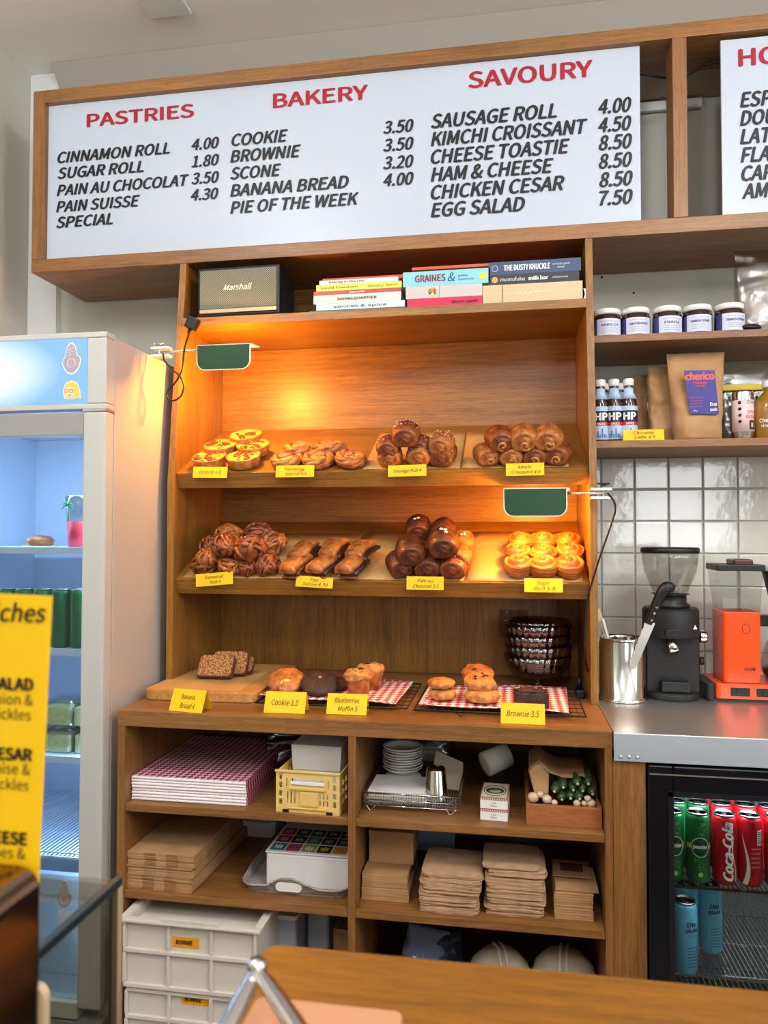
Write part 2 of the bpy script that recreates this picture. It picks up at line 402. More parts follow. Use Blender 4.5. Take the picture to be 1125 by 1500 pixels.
# ================================================================== DISPLAY CABINET (upper, open, warm lit)
T = .0195; YH = .265; YK = .631; WX = 1.2
root = thing('display_cabinet', 'tall oak bakery display case with two slanted trays', 'display cabinet', (.6, YH, .9))
P = lambda g, n, m, **k: part(g, n, m, root, world=True, bev=.0012, **k)
prof = [(YH, .9), (YH, 1.50), (YB-.001, ZB0-.001), (YK+.01, ZB0-.001), (YK+.01, .9)]
P(G().prism(prof, 0, T), 'side_panel', 'hutZ'); P(G().prism(prof, WX-T, WX), 'side_panel', 'hutZ')
P(G().box(T, WX-T, YK, YK+.01, .9, 1.37), 'back_panel', 'hutZ')
P(G().box(T, WX-T, YK, YK+.01, 1.3705, 1.682), 'back_panel', 'hutX')
P(G().box(T, WX-T, YK, YK+.01, 1.6825, 1.957), 'back_panel', 'hutX')
P(G().box(T, WX-T, YK, YK+.01, 1.982, ZB0-.001), 'back_panel', 'hutX')
P(G().box(T, WX-T, .312, YK-.0005, 1.957, 1.9815), 'shelf', 'hutX')
TA = atan2(1.690-1.519, .631-.277); SV = Vector((0, cos(TA), sin(TA))); NV = Vector((0, -sin(TA), cos(TA)))
TRAY = {1: Vector((0, .278, 1.518)), 2: Vector((0, .278, 1.212))}
for k in (1, 2):
    a = TRAY[k]; L = (YK - a.y) / cos(TA) - .001
    q = [a, a + SV*L, a + SV*L - NV*.018 - SV*.008, a + SV*.02 - NV*.018, a + SV*.02 - NV*.047, a - NV*.047]
    P(G().prism([(p.y, p.z) for p in q], T+.0006, WX-T-.0006), 'slanted_tray', 'hutX')
def tray(px, py, k, h=0.0):
    o = TRAY[k] + NV*h; d = ray(px, py); t = (o - CAM).dot(NV) / d.dot(NV); return CAM + d*t
def liner(k, x0, x1, l0, l1, nm, lab):
    a = TRAY[k]; g = G(); n = 8
    for j, s in enumerate((l0, l1)):
        pass
    g.surf(lambda u, v: Vector((x0 + (x1-x0)*u, a.y, a.z)) + SV*(l0 + (l1-l0)*v) + NV*(.0012 + .0015*noise.noise(Vector((u*5+x0*9, v*4, k)))), 10, 6, wrap=False)
    o = build(g, nm, 'parch'); 
    sm = o.modifiers.new('thick', 'SOLIDIFY'); sm.thickness = .0006
    return tag(o, lab, 'baking paper')
liner(1, .57, .84, .01, .335, 'baking_paper', 'brown baking paper under the sausage rolls')
liner(1, .845, 1.13, .01, .325, 'baking_paper', 'brown baking paper under the kimchi croissants')
liner(2, .04, .52, .01, .30, 'baking_paper', 'brown baking paper under the cinnamon rolls and pain suisse')
liner(2, .53, .85, .01, .31, 'baking_paper', 'brown baking paper under the pain au chocolat pile')
liner(2, .855, 1.165, .01, .315, 'baking_paper', 'brown baking paper under the sugar rolls')

# ================================================================== LOWER CABINET
root = thing('base_cabinet', 'oak base cabinet of six open cubbyholes under the pastry display', 'cabinet', (.6, 0, 0))
P = lambda g, n, m, **k: part(g, n, m, root, world=True, bev=.0015, **k)
P(G().box(0, WX, 0, YW-.003, .8615, .8995), 'top_panel', 'oakX')
P(G().box(0, .0205, 0, YW-.003, 0, .861), 'side_panel', 'oakZ')
P(G().box(WX-.0175, WX-.0005, 0, YW-.003, 0, .861), 'side_panel', 'oakZ')
P(G().box(.592, .610, 0, YW-.02, 0, .861), 'divider', 'oakZ')
P(G().box(.021, WX-.018, YW-.018, YW-.004, 0, .861), 'back_panel', 'oakX')
for x0, x1 in ((.021, .5915), (.6105, WX-.018)):
    P(G().box(x0, x1, .003, YW-.02, .6496, .6686), 'shelf', 'oakX')
    P(G().box(x0, x1, .003, YW-.02, .4353, .4544), 'shelf', 'oakX')
    P(G().box(x0, x1, .02, YW-.02, .08, .10), 'shelf', 'oakX')
P(G().box(WX, 1.2712, .001, .02, 0, .8365), 'filler_panel', 'oakZ')
# ---- steel worktop
root = thing('steel_worktop', 'stainless steel worktop with a folded front edge right of the oak cabinet', 'worktop', (1.8, -.01, .9))
g = G().box(1.2015, 2.6, -.0065, YW-.004, .8600, .9)
part(g, 'top', 'steel', root, world=True, bev=.002)
part(G().box(1.2015, 2.6, -.009, -.0066, .8375, .8990), 'front_edge', 'steel_front', root, world=True, bev=.001)
for x in (1.216, 1.234, 1.252):
    part(G().lathe([(0, -.0006), (.0025, -.0002), (.0045, .0018)], 12, (x, -.0108, .8475), 'Y').xf(Matrix.Identity(3)), 'rivet', 'steel_front', root, world=True)

# ================================================================== PASTRIES
def pastry(name, dark, light, scale=46, rough=.42, bump=.5, coat=.25, contrast=.16):
    return mat(name, dark, rough, var=(light, scale, contrast), bump=(160, bump), coat=coat)
M['crust_dark'] = pastry('baked_crust_dark', (92, 40, 14), (152, 82, 34))
M['crust_mid'] = pastry('baked_crust_amber', (126, 62, 22), (192, 120, 56))
M['crust_light'] = pastry('baked_crust_golden', (158, 88, 34), (214, 150, 78), coat=.1)
M['crust_sugar'] = pastry('sugar_roll_crust', (146, 66, 20), (202, 116, 50), 26, coat=.1)
M['crust_deep'] = pastry('baked_crust_deep_brown', (62, 28, 12), (118, 62, 30))
M['choc'] = pastry('dark_chocolate_filling', (34, 16, 10), (62, 32, 20), 60)
M['cocoa'] = pastry('dark_cocoa_dough', (40, 24, 20), (66, 42, 34), 70, rough=.6, coat=0)
M['egg'] = pastry('egg_filling', (196, 124, 40), (226, 168, 80), 50, coat=.2)
M['tomato'] = mat('tomato_piece', (208, 52, 28), .3, coat=.4)
M['herb'] = mat('dark_herb_and_olive', (84, 44, 30), .4)
M['ham'] = mat('ham_slice', (222, 120, 96), .4)
M['sugar'] = mat('sugar_grains', (240, 232, 220), .5)
M['berry'] = mat('blueberry_skin', (30, 24, 48), .4)
M['crumb_top'] = pastry('crumble_top', (164, 98, 44), (212, 152, 84), 60, rough=.7, coat=0)
M['cake'] = pastry('banana_cake_crumb', (104, 58, 26), (200, 144, 84), 230, rough=.8, coat=0, contrast=.12)
M['cake_crust'] = pastry('banana_cake_crust', (74, 38, 18), (104, 60, 32), 60, rough=.6, coat=0)
def nz(p, s=1.0, o=0): return noise.noise(Vector(p)*s + Vector((o, o*.7, o*1.3)))

def roll_mesh(L=.085, R=.036, seed=0, ridges=7, amp=.09, swirl=True):
    """barrel shaped laminated roll, axis along Y, front end at -Y"""
    def fn(u, v):
        a = 2*pi*u; y = (v-.5)*2
        if v < .14: q = v/.14; rr = R*.80*q; yy = -L/2*(1.0 - .10*q**3) ; e = 1
        elif v > .9: q = (1-v)/.1; rr = R*.78*q; yy = L/2*(1 - .08*q**3); e = 1
        else:
            t = (v-.14)/.76; yy = -L/2*.9 + L*.9*t + 0; rr = R*(.84 + .17*sin(pi*min(1, max(0, t)))**.6); e = 0
            ph = t*ridges + .35*sin(a+seed) + .12*a/pi
            rr *= 1 - amp*(ph % 1.0)**2.0
            rr *= 1 + .07*nz((cos(a)*1.2, yy*16, sin(a)*1.2), 1, seed)
        if e and swirl and v < .14:
            r_ = rr/R; yy += -.0045*abs(sin(pi*(r_*2.4 - a/(2*pi)))) + .003
        x = rr*cos(a)*1.04; z = rr*sin(a)*.90
        if z < -R*.6: z = -R*.6 - (z+R*.6)*.1
        return Vector((x, yy, z))
    return G().surf(fn, 36, 44)
def knot_mesh(R=.041, seed=0):
    rnd = random.Random(seed); g = G()
    g.lathe([(0, -R*.72), (R*.6, -R*.66), (R*.88, -.2*R), (R*.84, .25*R), (R*.5, R*.6), (0, R*.7)], 14)
    for k in range(8):
        ax = Vector((rnd.uniform(-1, 1), rnd.uniform(-1, 1), rnd.uniform(-.7, .7))).normalized()
        a = ax.orthogonal().normalized(); b = ax.cross(a); off = rnd.uniform(-.45, .45)*R; rr = sqrt(max(R*R*.86 - off*off, 0))
        pts = []
        for i in range(26):
            t = 2*pi*i/26; w = 1 + .07*sin(3*t+seed+k)
            p = ax*off + (a*cos(t) + b*sin(t))*rr*w; pts.append((p.x*1.08, p.y*.98, p.z*.78))
        g.tube(pts, [R*.17*(1+.25*sin(5*2*pi*i/26+k)) for i in range(26)], 7, closed=True, flat=.8)
    return g
def rosette_mesh(R=.038, H=.042, seed=0):
    def fn(u, v):
        a = 2*pi*u; r = R*(1 + .05*sin(3*a+seed) + .04*nz((cos(a), sin(a), 0), 2, seed))
        if v < .35:
            q = v/.35; z = H*.62*q; rr = r*(.86 + .16*sin(pi*q*.6)) * (1 - .05*abs(sin(pi*(q*3 + u))))
        else:
            q = (v-.35)/.65; rr = r*(1-q)*1.0; ph = (rr/R)*2.3 + u + seed*.13
            z = H*.62 + H*.34*sin(pi/2*q)**1.2 + .009*abs(sin(pi*ph))**.8 - .004 + .0022*nz((rr*cos(a)*60, rr*sin(a)*60, 0), 1, seed)
        return Vector((rr*cos(a), rr*sin(a), z - H*.3))
    return G().surf(fn, 40, 34)
def suisse_mesh(L=.095, Wd=.052, H=.03, seed=0):
    def fn(u, v):
        a = 2*pi*u; sx = 1 if cos(a) >= 0 else -1; sz = 1 if sin(a) >= 0 else -1
        x = Wd/2*sx*abs(cos(a))**.55; z = H/2*sz*abs(sin(a))**.7
        y = (v-.5)*L; cap = 1 - max(0, abs(v-.5)*2-.86)/.14*.55
        if z > 0: z *= 1 + .16*sin(x*760 + seed) * .8 + .25*nz((x*30, y*22, 0), 1, seed)
        x += .004*sin(y*60+seed)
        return Vector((x*(.9+.1*cap), y, z*cap + .006*cos(y*34)))
    g = G().surf(fn, 34, 22); n = 34
    g.add([], [])
    g.f += [list(range(n))[::-1], [22*n+i for i in range(n)]]; g.mi += [0, 0]; g.sm += [False, False]
    return g
def crumbly(R, H, seed, amp=.12, nu=28, nv=14, sx=1, sy=1):
    def fn(u, v):
        a = 2*pi*u; th = pi*v; x, y, z = sin(th)*cos(a), sin(th)*sin(a), -cos(th)
        k = 1 + amp*nz((x, y, z), 2.2, seed) + amp*.6*nz((x, y, z), 6, seed)
        s = 1 if z > 0 else -1
        return Vector((x*R*k*sx, y*R*k*sy, s*abs(z)**.75*H/2*k))
    return G().surf(fn, nu, nv)

def place(proto, used, px, py, h, k, yaw, roll=0, tilt=0, label=None, group=None, sc=1.0, front=.043, push=.020):
    """lay a pastry on slanted tray k at height h above the board, seen at px,py"""
    p = tray(px, py, k, h)
    p = p + SV*push; l = (p - TRAY[k]).dot(SV); need = front*sc + .002
    if l < need: p = p + SV*(need-l)
    R = Matrix.Rotation(TA, 3, 'X') @ Matrix.Rotation(yaw, 3, 'Z') @ Matrix.Rotation(tilt, 3, 'X') @ Matrix.Rotation(roll, 3, 'Y')
    if not used: o = proto; used.append(1)
    else: o = copy_tree(proto)
    o.location = p; o.rotation_euler = R.to_euler(); o.scale = (sc,)*3
    if label: o['label'] = label
    if group: o['group'] = group
    return o

# --- quiches
def make_quiche(i):
    root = thing('quiche', 'q', 'quiche'); R = .05; H = .03
    part(G().lathe([(0, 0), (R*.86, 0), (R*.9, .002), (R, H*.93), (R*1.01, H), (R*.93, H*1.02), (R*.9, H*.86), (0, H*.84)], 40).xf(Matrix.Identity(4)), 'crust', 'crust_light', root)
    rnd = random.Random(i)
    part(G().surf(lambda u, v: Vector((R*.905*v*cos(2*pi*u), R*.905*v*sin(2*pi*u), H*.9 + .003*nz((v*cos(2*pi*u)*3, v*sin(2*pi*u)*3, 0), 1, i) + .002*(1-v))), 24, 8), 'filling', 'egg', root)
    for j in range(4):
        a = rnd.uniform(0, 2*pi); r = rnd.uniform(.15, .72)*R
        part(crumbly(rnd.uniform(.009, .014), .008, i*7+j, .2, 10, 6, 1.2, .8).at(r*cos(a), r*sin(a), H*.98), 'tomato_piece', 'tomato', root)
    g = G()
    for j in range(9):
        a = rnd.uniform(0, 2*pi); r = rnd.uniform(.1, .85)*R; t = rnd.uniform(0, pi); q = Vector((cos(t), sin(t), 0))*.006; c = Vector((r*cos(a), r*sin(a), H*.99))
        g.tube([c-q, c+Vector((0, 0, .0015)), c+q], .0016, 5)
    part(g, 'herb_strands', 'herb', root)['kind'] = 'stuff'
    for ch in root.children: ch.location = (0, 0, -.015)
    return root
QL = ('quiche at the front left end of the top tray, nearest the side', 'quiche right behind the QUICHE price card, second in the front row', 'middle left quiche of the pile at the left of the top tray', 'middle right quiche with its pale side showing', 'rearmost quiche topping the pile on the top tray')
for i, (x, y, h) in enumerate(((301, 681, .018), (351, 681, .018), (320, 661, .028), (368.5, 661, .025), (358, 646, .038))):
    q = make_quiche(i); place(q, [], x, y, h, 1, i*1.3, label=QL[i], group='quiches on the top tray', front=.052)
# --- ham and egg rings
def make_ring(i):
    root = thing('ham_egg_pastry', 'r', 'pastry'); R = .034; g = G()
    for s in range(3):
        pts = []
        for j in range(40):
            t = 2*pi*j/40; w = t*2.0 + s*2*pi/3 + i
            rr = R + .0055*cos(w); pts.append((rr*cos(t), rr*sin(t)*.95, .0055*sin(w) + .004))
        g.tube(pts, .0085, 8, closed=True)
    g.lathe([(0, -.014), (R+.006, -.013), (R+.012, .002), (R, .008), (0, .004)], 28)
    part(g, 'crust', 'crust_mid', root)
    part(crumbly(.022, .012, i, .15, 18, 8).at(0, 0, .007), 'filling', 'egg', root)
    rnd = random.Random(i+30)
    for j in range(2):
        a = rnd.uniform(0, 6)
        part(crumbly(.011, .005, i+j, .2, 10, 6, 1.3, .7).at(.010*cos(a), .010*sin(a), .0145), 'ham_slice', 'ham', root)
    return root
RL = ('ham and egg ring behind its card, first of the front row', 'ham and egg ring in the middle of the front row', 'ham and egg ring lying alone at the right end of its front row', 'ham and egg ring at the back left of its group', 'largest plain ham and egg ring at the back right of its group')
for i, (x, y, h, t) in enumerate(((416, 680, .018, .1), (462, 680, .018, .12), (510, 680, .018, .2), (435, 662, .03, .1), (481, 660, .028, .15))):
    place(make_ring(i), [], x, y, h, 1, i*.8, tilt=t, label=RL[i], group='ham and egg pastries on the top tray', sc=1.02 + (.06 if i == 4 else 0))
# --- sausage rolls, kimchi croissants, pain au chocolat: laminated rolls
def rolls(kname, labels, spots, k, cat, mats, group, ridges=8, amp=.1, extra=None, L=.085):
    for i, (x, y, h, w, yaw, roll) in enumerate(spots):
        mt = mats[i % len(mats)]
        root = thing(kname, 'x', cat)
        part(roll_mesh(L, .036, i*3+k, ridges, amp), 'dough', mt, root)
        if extra: extra(root, i)
        place(root, [], x, y, h, k, yaw, roll, label=labels[i], group=group, sc=w/.072)
def seeds(root, i):
    rnd = random.Random(i); g = G()
    for j in range(26):
        a = rnd.uniform(.5, pi-.5); y = rnd.uniform(-.03, .03); r = .0368
        g.lathe([(0, -.0012), (.0016, 0), (0, .0012)], 5, (r*cos(a)*1.02, y, r*sin(a)*.93))
    part(g, 'sesame_seeds', 'sugar', root)['kind'] = 'stuff'
def sugar_bits(root, i):
    if i % 2 == 0 or i == 4:
        rnd = random.Random(i+5)
        for j in range(3):
            a = pi/2 + rnd.uniform(-.3, .3); y = rnd.uniform(-.018, .01)
            part(crumbly(.0045, .004, j, .25, 8, 5).at(.0365*cos(a), y, .0335*sin(a)), 'sugar_flake', 'sugar', root)
def filling_end(root, i):
    part(G().tube([((.004+.0016*t)*cos(t*1.3+i), -.0405 - .0015, (.004+.0016*t)*sin(t*1.3+i)-.006) for t in [q*.5 for q in range(12)]], .0032, 6), 'rolled_end', 'crust_light', root)
SA = ('sausage roll at the bottom left of its pile', 'sausage roll at the bottom centre of its pile', 'sausage roll at the bottom right of its pile', 'sausage roll at the back left, half hidden by the dark front one',
      'sausage roll at the back centre of its pile', 'tall shiny sausage roll topping the right column', 'large dark ridged sausage roll lying on top in front')
rolls('sausage_roll', SA, ((566, 679, .03, .070, .1, 0), (612, 676, .03, .070, 0, 0), (647, 675, .03, .072, -.1, 0), (567, 659, .055, .066, .1, 0), (614, 657, .05, .064, 0, 0), (646, 655, .06, .070, -.05, 0), (585, 661, .088, .078, .08, 0)),
      1, 'sausage roll', ('crust_mid', 'crust_mid', 'crust_dark', 'crust_dark', 'crust_dark', 'crust_mid', 'crust_dark'), 'sausage rolls on the top tray', 12, .115, seeds)
KL = ('pale kimchi croissant low at the left of its pile', 'kimchi croissant underneath, behind its price card', 'kimchi croissant underneath between the middle and right ones', 'kimchi croissant at the bottom right corner of the top tray',
      'dark kimchi croissant on top at the left of three', 'kimchi croissant on top in the middle of three', 'smooth kimchi croissant on top at the right of three')
rolls('kimchi_croissant', KL, ((711, 680, .028, .066, .3, 0), (748, 683, .026, .068, .1, 0), (785, 683, .026, .07, 0, 0), (820, 680, .028, .072, -.15, 0), (731, 662, .07, .076, .2, 0), (767, 659, .07, .080, .1, 0), (805, 657, .07, .078, 0, 0)),
      1, 'croissant', ('crust_mid', 'crust_mid', 'crust_dark', 'crust_dark', 'crust_dark', 'crust_mid', 'crust_mid'), 'kimchi croissants on the top tray', 13, .09, filling_end)
CL = ('pain au chocolat at the bottom left of its pile, sugar flake on it', 'pain au chocolat at the bottom centre behind its card', 'pain au chocolat at the bottom right of its pile', 'paler pain au chocolat at the middle right edge of its pile',
      'pale flaky pain au chocolat at the upper right of its pile', 'pain au chocolat in the left column with a sugar flake, second from top', 'pain au chocolat topping the left column, highest of all',
      'pain au chocolat topping the middle column at the back', 'large pain au chocolat in the middle with its dark spiral end facing forward')
rolls('pain_au_chocolat', CL, ((582, 840, .03, .074, .35, 0), (623, 841, .03, .078, .1, 0), (664, 839, .03, .076, -.1, 0), (672, 819, .045, .072, -.15, 0), (676, 800, .05, .066, -.1, 0), (600, 812, .07, .082, .2, 0), (612, 778, .06, .076, .1, 0), (648, 781, .065, .070, -.1, 0), (647, 809, .095, .084, .1, 0)),
      2, 'pain au chocolat', ('crust_deep', 'crust_deep', 'crust_dark', 'crust_mid', 'crust_mid', 'crust_deep', 'crust_deep', 'crust_deep', 'crust_deep'), 'pains au chocolat on the lower tray', 10, .085, sugar_bits)
# --- cinnamon rolls
NL = ('cinnamon knot at the far left foot of the pile', 'cinnamon knot at the foot of the pile beside its card', 'cinnamon knot at the right foot of the pile, coil facing forward', 'small cinnamon knot low in the middle, half hidden by its card', 'cinnamon knot at the left edge, middle height',
      'round coiled cinnamon knot facing forward at the left', 'cinnamon knot behind the coiled one at the left', 'cinnamon knot at the rear top left of the pile', 'large cinnamon knot in the middle of the pile', 'cinnamon knot at the rear right top, smooth ribbed', 'cinnamon knot at the far right, on the paper')
for i, (x, y, h, w) in enumerate(((289, 839, .03, .074), (331, 838, .03, .082), (384, 836, .03, .084), (356, 838, .025, .07), (301, 822, .05, .07), (317, 818, .09, .082), (309, 804, .06, .08), (331, 789, .06, .088), (360, 812, .075, .100), (374, 785, .045, .088), (400, 800, .035, .080))):
    root = thing('cinnamon_roll', 'x', 'cinnamon roll'); part(knot_mesh(.041, i), 'dough', ('crust_dark', 'crust_mid', 'crust_dark')[i % 3], root)
    rnd = random.Random(i)
    for j in range(3):
        a, b = rnd.uniform(0, 6.28), rnd.uniform(.6, 1.4)
        part(crumbly(.0022, .002, j, .2, 6, 4).at(.041*cos(a)*cos(b), .041*sin(a)*cos(b), .036*sin(b)), 'sugar_grain', 'sugar', root)
    place(root, [], x, y, h, 2, i*1.1, label=NL[i], group='cinnamon rolls on the lower tray', sc=w/.088)
# --- pain suisse
PL = ('pain suisse at the front left of its three columns', 'pain suisse at the front of the middle column', 'pain suisse at the front of the right column', 'pain suisse at the back of the left column', 'pain suisse at the back of the middle column', 'pain suisse at the back of the right column, curled at its end')
for i, (x, y, h) in enumerate(((429, 835, .03), (470, 832, .032), (512, 834, .032), (442, 810, .04), (487, 806, .045), (526, 809, .045))):
    root = thing('pain_suisse', 'x', 'pastry')
    part(suisse_mesh(.10, .058, .026, i), 'dough', 'crust_mid', root)
    part(suisse_mesh(.092, .054, .016, i).at(.013, 0, -.012), 'chocolate_filling', 'choc', root)
    part(suisse_mesh(.096, .054, .008, i+2).at(.004, 0, -.021), 'dough_base', 'crust_dark', root)
    place(root, [], x, y, h, 2, -.32, roll=-.12, label=PL[i], group='pains suisses on the lower tray')
# --- sugar rolls
k = 0
SLr = ('front', 'middle', 'back'); SLc = ('left', 'middle', 'right')
for r, row in enumerate((((760, 841), (797, 841), (835, 841)), ((757, 821), (797, 823), (836, 821)), ((763, 804), (796, 804), (833, 804)))):
    for c, (x, y) in enumerate(row):
        root = thing('sugar_roll', 'x', 'sugar roll'); part(rosette_mesh(.038, .044, k), 'dough', 'crust_sugar', root); k += 1
        place(root, [], x, y, .022 + r*.007, 2, k*1.7, label='pale golden sugar roll, %s row, %s one of its three' % (SLr[r], SLc[c]), group='sugar rolls at the right end of the lower tray', sc=1.0 + (.06 if r == 0 else 0), push=.034)

# ================================================================== PRICE CARDS
def price_card(lines, label, x0, x1, w=None, h=.034, loc=None, rot=(0, 0, 0), back=True, cap=.0085, widths=(.7,), lean=.35):
    root = thing('price_card', label, 'price card', loc, rot); w = w
    d = h*sin(lean); hh = h*cos(lean)
    g = G().prism([(0, 0), (d, hh), (d+.0008, hh), (.0008, 0)], -w/2, w/2, 'YZ')
    if back: g.prism([(2*d+.0006, 0), (d+.0008, hh+.0002), (d+.0014, hh), (2*d+.0012, 0)], -w/2, w/2, 'YZ')
    part(g, 'card', 'yellow', root)
    R = Matrix.Rotation(-lean, 3, 'X'); n = len(lines)
    for i, s in enumerate(lines):
        zz = h*(.36 if n == 1 else (.56, .16)[i])
        p = R @ Vector((0, -.0008, zz))
        letter(s, p.x + (.003 if n > 1 and i else 0), p.y, p.z, cap, 'ink', root, width=w*widths[min(i, len(widths)-1)], align='C', shear=.25, R=R, bold=.0)
    return root
def lip_card(k, px0, px1, lines, label, widths, tilt=0, h=.032, cap=.0085):
    o = TRAY[k]; cx = (px0+px1)/2; lip = 691.5 + (cx-257)*-.007 if k == 1 else 847 + (cx-256)*.0205
    a = at(cx, lip+9, o.y-.006); w = (at(px1, 690, .27) - at(px0, 690, .27)).x
    price_card(lines, label, 0, 0, w=w, h=h, loc=(a.x, o.y-.016, a.z), rot=(0, tilt, 0), back=False, lean=.16, cap=cap, widths=widths)
lip_card(1, 284, 334, ('QUICHE 6.5',), 'yellow price card reading QUICHE 6.5 on the top tray lip', (.66,), .02)
lip_card(1, 405, 461, ('Ham&Egg', 'Special 5.5'), 'yellow price card for the ham and egg special', (.52, .58), .0, .034)
lip_card(1, 569, 625, ('Sausage Roll 4',), 'yellow price card reading Sausage Roll 4', (.74,), -.02)
lip_card(1, 741, 797, ('Kimchi', 'Croissant 4.5'), 'yellow price card for the kimchi croissant', (.36, .76), -.01, .034)
lip_card(2, 289, 343, ('Cinnamon', 'Roll 4'), 'tilted yellow price card for the cinnamon roll', (.5, .3), -.09, .036)
lip_card(2, 434, 488, ('Pain', 'Suisse 4.30'), 'yellow price card for the pain suisse', (.22, .68), .05, .030)
lip_card(2, 596, 650, ('Pain au', 'Chocolat 3.5'), 'yellow price card for the pain au chocolat', (.42, .7), .0, .036)
lip_card(2, 768, 824, ('Sugar', 'Roll 1.8'), 'yellow price card for the sugar roll, lit by the lower lamp', (.36, .56), .0, .036)
def top_card(px0, px1, py, lines, label, widths, yaw, h=.05, z=.9, cap=.012, w=None):
    a, b = atz(px0, py, z), atz(px1, py, z); c = (a+b)/2
    price_card(lines, label, 0, 0, w=w or (b-a).length, h=h, loc=(c.x, c.y, z+.0003), rot=(0, 0, yaw), cap=cap, widths=widths, lean=.42)
top_card(243, 299, 1043, ('Banana', 'Bread 4'), 'yellow tent card reading Banana Bread 4 before the cutting board', (.42, .45), -.16, .056)
top_card(385, 447, 1045, ('Cookie 3.5',), 'yellow tent card reading Cookie 3.5', (.66,), .02, .053, cap=.014)
top_card(477, 537, 1047, ('Blueberries', 'Muffin 5'), 'yellow tent card reading Blueberries Muffin 5', (.62, .5), .02, .051)
top_card(734, 798, 1061, ('Brownie 3.5',), 'yellow tent card reading Brownie 3.5 at the right', (.74,), .0, .048, cap=.013)

# ================================================================== ON THE CABINET TOP
root = thing('cutting_board', 'thick wooden cutting board with parchment at the left of the cabinet top', 'cutting board', (.155, .34, .9003), (0, 0, .02))
bw, bd = .315, .43
part(G().prism(rrect(-bw/2, bw/2, -bd/2+.0, bd/2, .03, 6), 0, .026, 'XY'), 'board', 'board', root, bev=.003)
part(G().prism(rrect(-.150, .105, -.200, .205, .004, 2), .0262, .0268, 'XY'), 'parchment_sheet', 'parch', root)
def slice_mesh(w=.105, h=.07, t=.016, seed=0):
    g = G(); n = 26
    def outline(r):
        o = []
        for i in range(n):
            a = 2*pi*i/n; c, s = cos(a), sin(a); x = w/2*(1 if c > 0 else -1)*abs(c)**.22; z = h/2*(1 if s > 0 else -1)*abs(s)**.24
            if z > 0: z *= 1.03 + .05*cos(x*30)
            k = r*(1 + .02*noise.noise(Vector((c*2, s*2, seed)))); o.append((x*k, z*k))
        return o
    return outline
for i, (x, y, dz, tilt, yaw, sc, lb) in enumerate(((317, 989, .052, -.95, .04, 1.0, 'front banana bread slice leaning on the others, speckled face up'), (338, 982, .048, -.8, .06, 1.0, 'banana bread slice behind the front one'), (352, 984, .040, -1.0, .1, .78, 'smallest banana bread slice at the rear right of the stack'))):
    q = at(x, y, (.30, .345, .375)[i]); root = thing('banana_bread_slice', lb, 'cake slice', (q.x, q.y, .927 + (.032, .035, .026)[i]), (tilt+ .25, 0, yaw), 'banana bread slices on the cutting board')
    ol = slice_mesh(seed=i); o1, o2 = ol(1.0), ol(.93)
    part(G().prism(o1, -.0085, .0085, 'XZ'), 'crust', 'cake_crust', root, bev=.0015)
    part(G().prism(o2, -.0098, .0098, 'XZ'), 'crumb', 'cake', root)
    root.scale = (sc,)*3
# racks + checked papers
M['check_red'] = gingham('red_check_paper', (206, 50, 50), (250, 232, 222), 62, radians(45))
def rack(px, x0, x1, y0, y1, z, label):
    root = thing('cooling_rack', label, 'cooling rack', ((x0+x1)/2, (y0+y1)/2, .9))
    g = G().tube([(x0, y0, z), (x1, y0, z), (x1, y1, z), (x0, y1, z)], .0022, 6, closed=True)
    part(g, 'frame', 'black_matt', root, world=True)
    n = int((x1-x0)/.016); wires = G()
    for i in range(1, n): x = x0 + (x1-x0)*i/n; wires.bar((x, y0, z), (x, y1, z), .0013)
    for i in range(1, 7): y = y0 + (y1-y0)*i/7; wires.bar((x0, y, z-.0018), (x1, y, z-.0018), .0016)
    part(wires, 'wire_grid', 'black_matt', root, world=True)['kind'] = 'stuff'
    for fx in (.28, .72):
        for y in (y0, y1):
            x = x0 + (x1-x0)*fx
            part(G().tube([(x-.012, y, z-.002), (x, y, .9015), (x+.012, y, z-.002)], .0017, 6), 'foot', 'black_matt', root, world=True)
def paper(name, pts, z, label, seed):
    a, b, c, d = [Vector((p[0], p[1], z)) for p in pts]   # FL FR BR BL
    def fn(u, v):
        p = (a*(1-u)+b*u)*(1-v) + (d*(1-u)+c*u)*v
        e = min(u, 1-u, v, 1-v); return p + Vector((0, 0, .0018*noise.noise(Vector((u*4, v*4, seed))) + .0025 + (.004*(1-e/.06) if e < .06 else 0)*(.5+.5*sin(u*9+seed))))
    o = build(G().surf(fn, 24, 14, wrap=False), name, 'check_red'); s = o.modifiers.new('thick', 'SOLIDIFY'); s.thickness = .0005
    return tag(o, label, 'paper')
rack(0, .33, .722, .085, .39, .913, 'black wire cooling rack under the cookies and muffins')
rack(0, .741, 1.150, .075, .39, .913, 'black wire cooling rack under the brownie')
paper('checked_paper', ((.322, .14), (.690, .105), (.700, .40), (.350, .375)), .915, 'red and white checked paper under the cookies and muffins', 1)
paper('checked_paper', ((.748, .105), (1.112, .092), (1.128, .395), (.752, .36)), .915, 'red and white checked paper under the scones and brownie', 2)
def cookie(px, py, Y, z, R, H, mt, label, seed, tilt=0, yaw=0, sx=1, chips=None, name='cookie'):
    c = at(px, py, Y); root = thing(name, label, 'cookie' if name == 'cookie' else 'scone', (c.x, Y, z), (tilt, 0, yaw), 'cookies' if name == 'cookie' else 'scones')
    part(crumbly(R, H, seed, .1, 30, 16, sx), 'dough', mt, root)
    if chips:
        rnd = random.Random(seed)
        for j in range(chips[1]):
            a = rnd.uniform(0, 6.28); r = R*rnd.uniform(.1, .75)
            part(crumbly(.0045, .005, j, .2, 8, 5).at(r*cos(a)*sx, r*sin(a), H*.5*sqrt(max(0, 1-(r/R)**2))**.8), 'chip', chips[0], root)
    return root
ZP = .9185
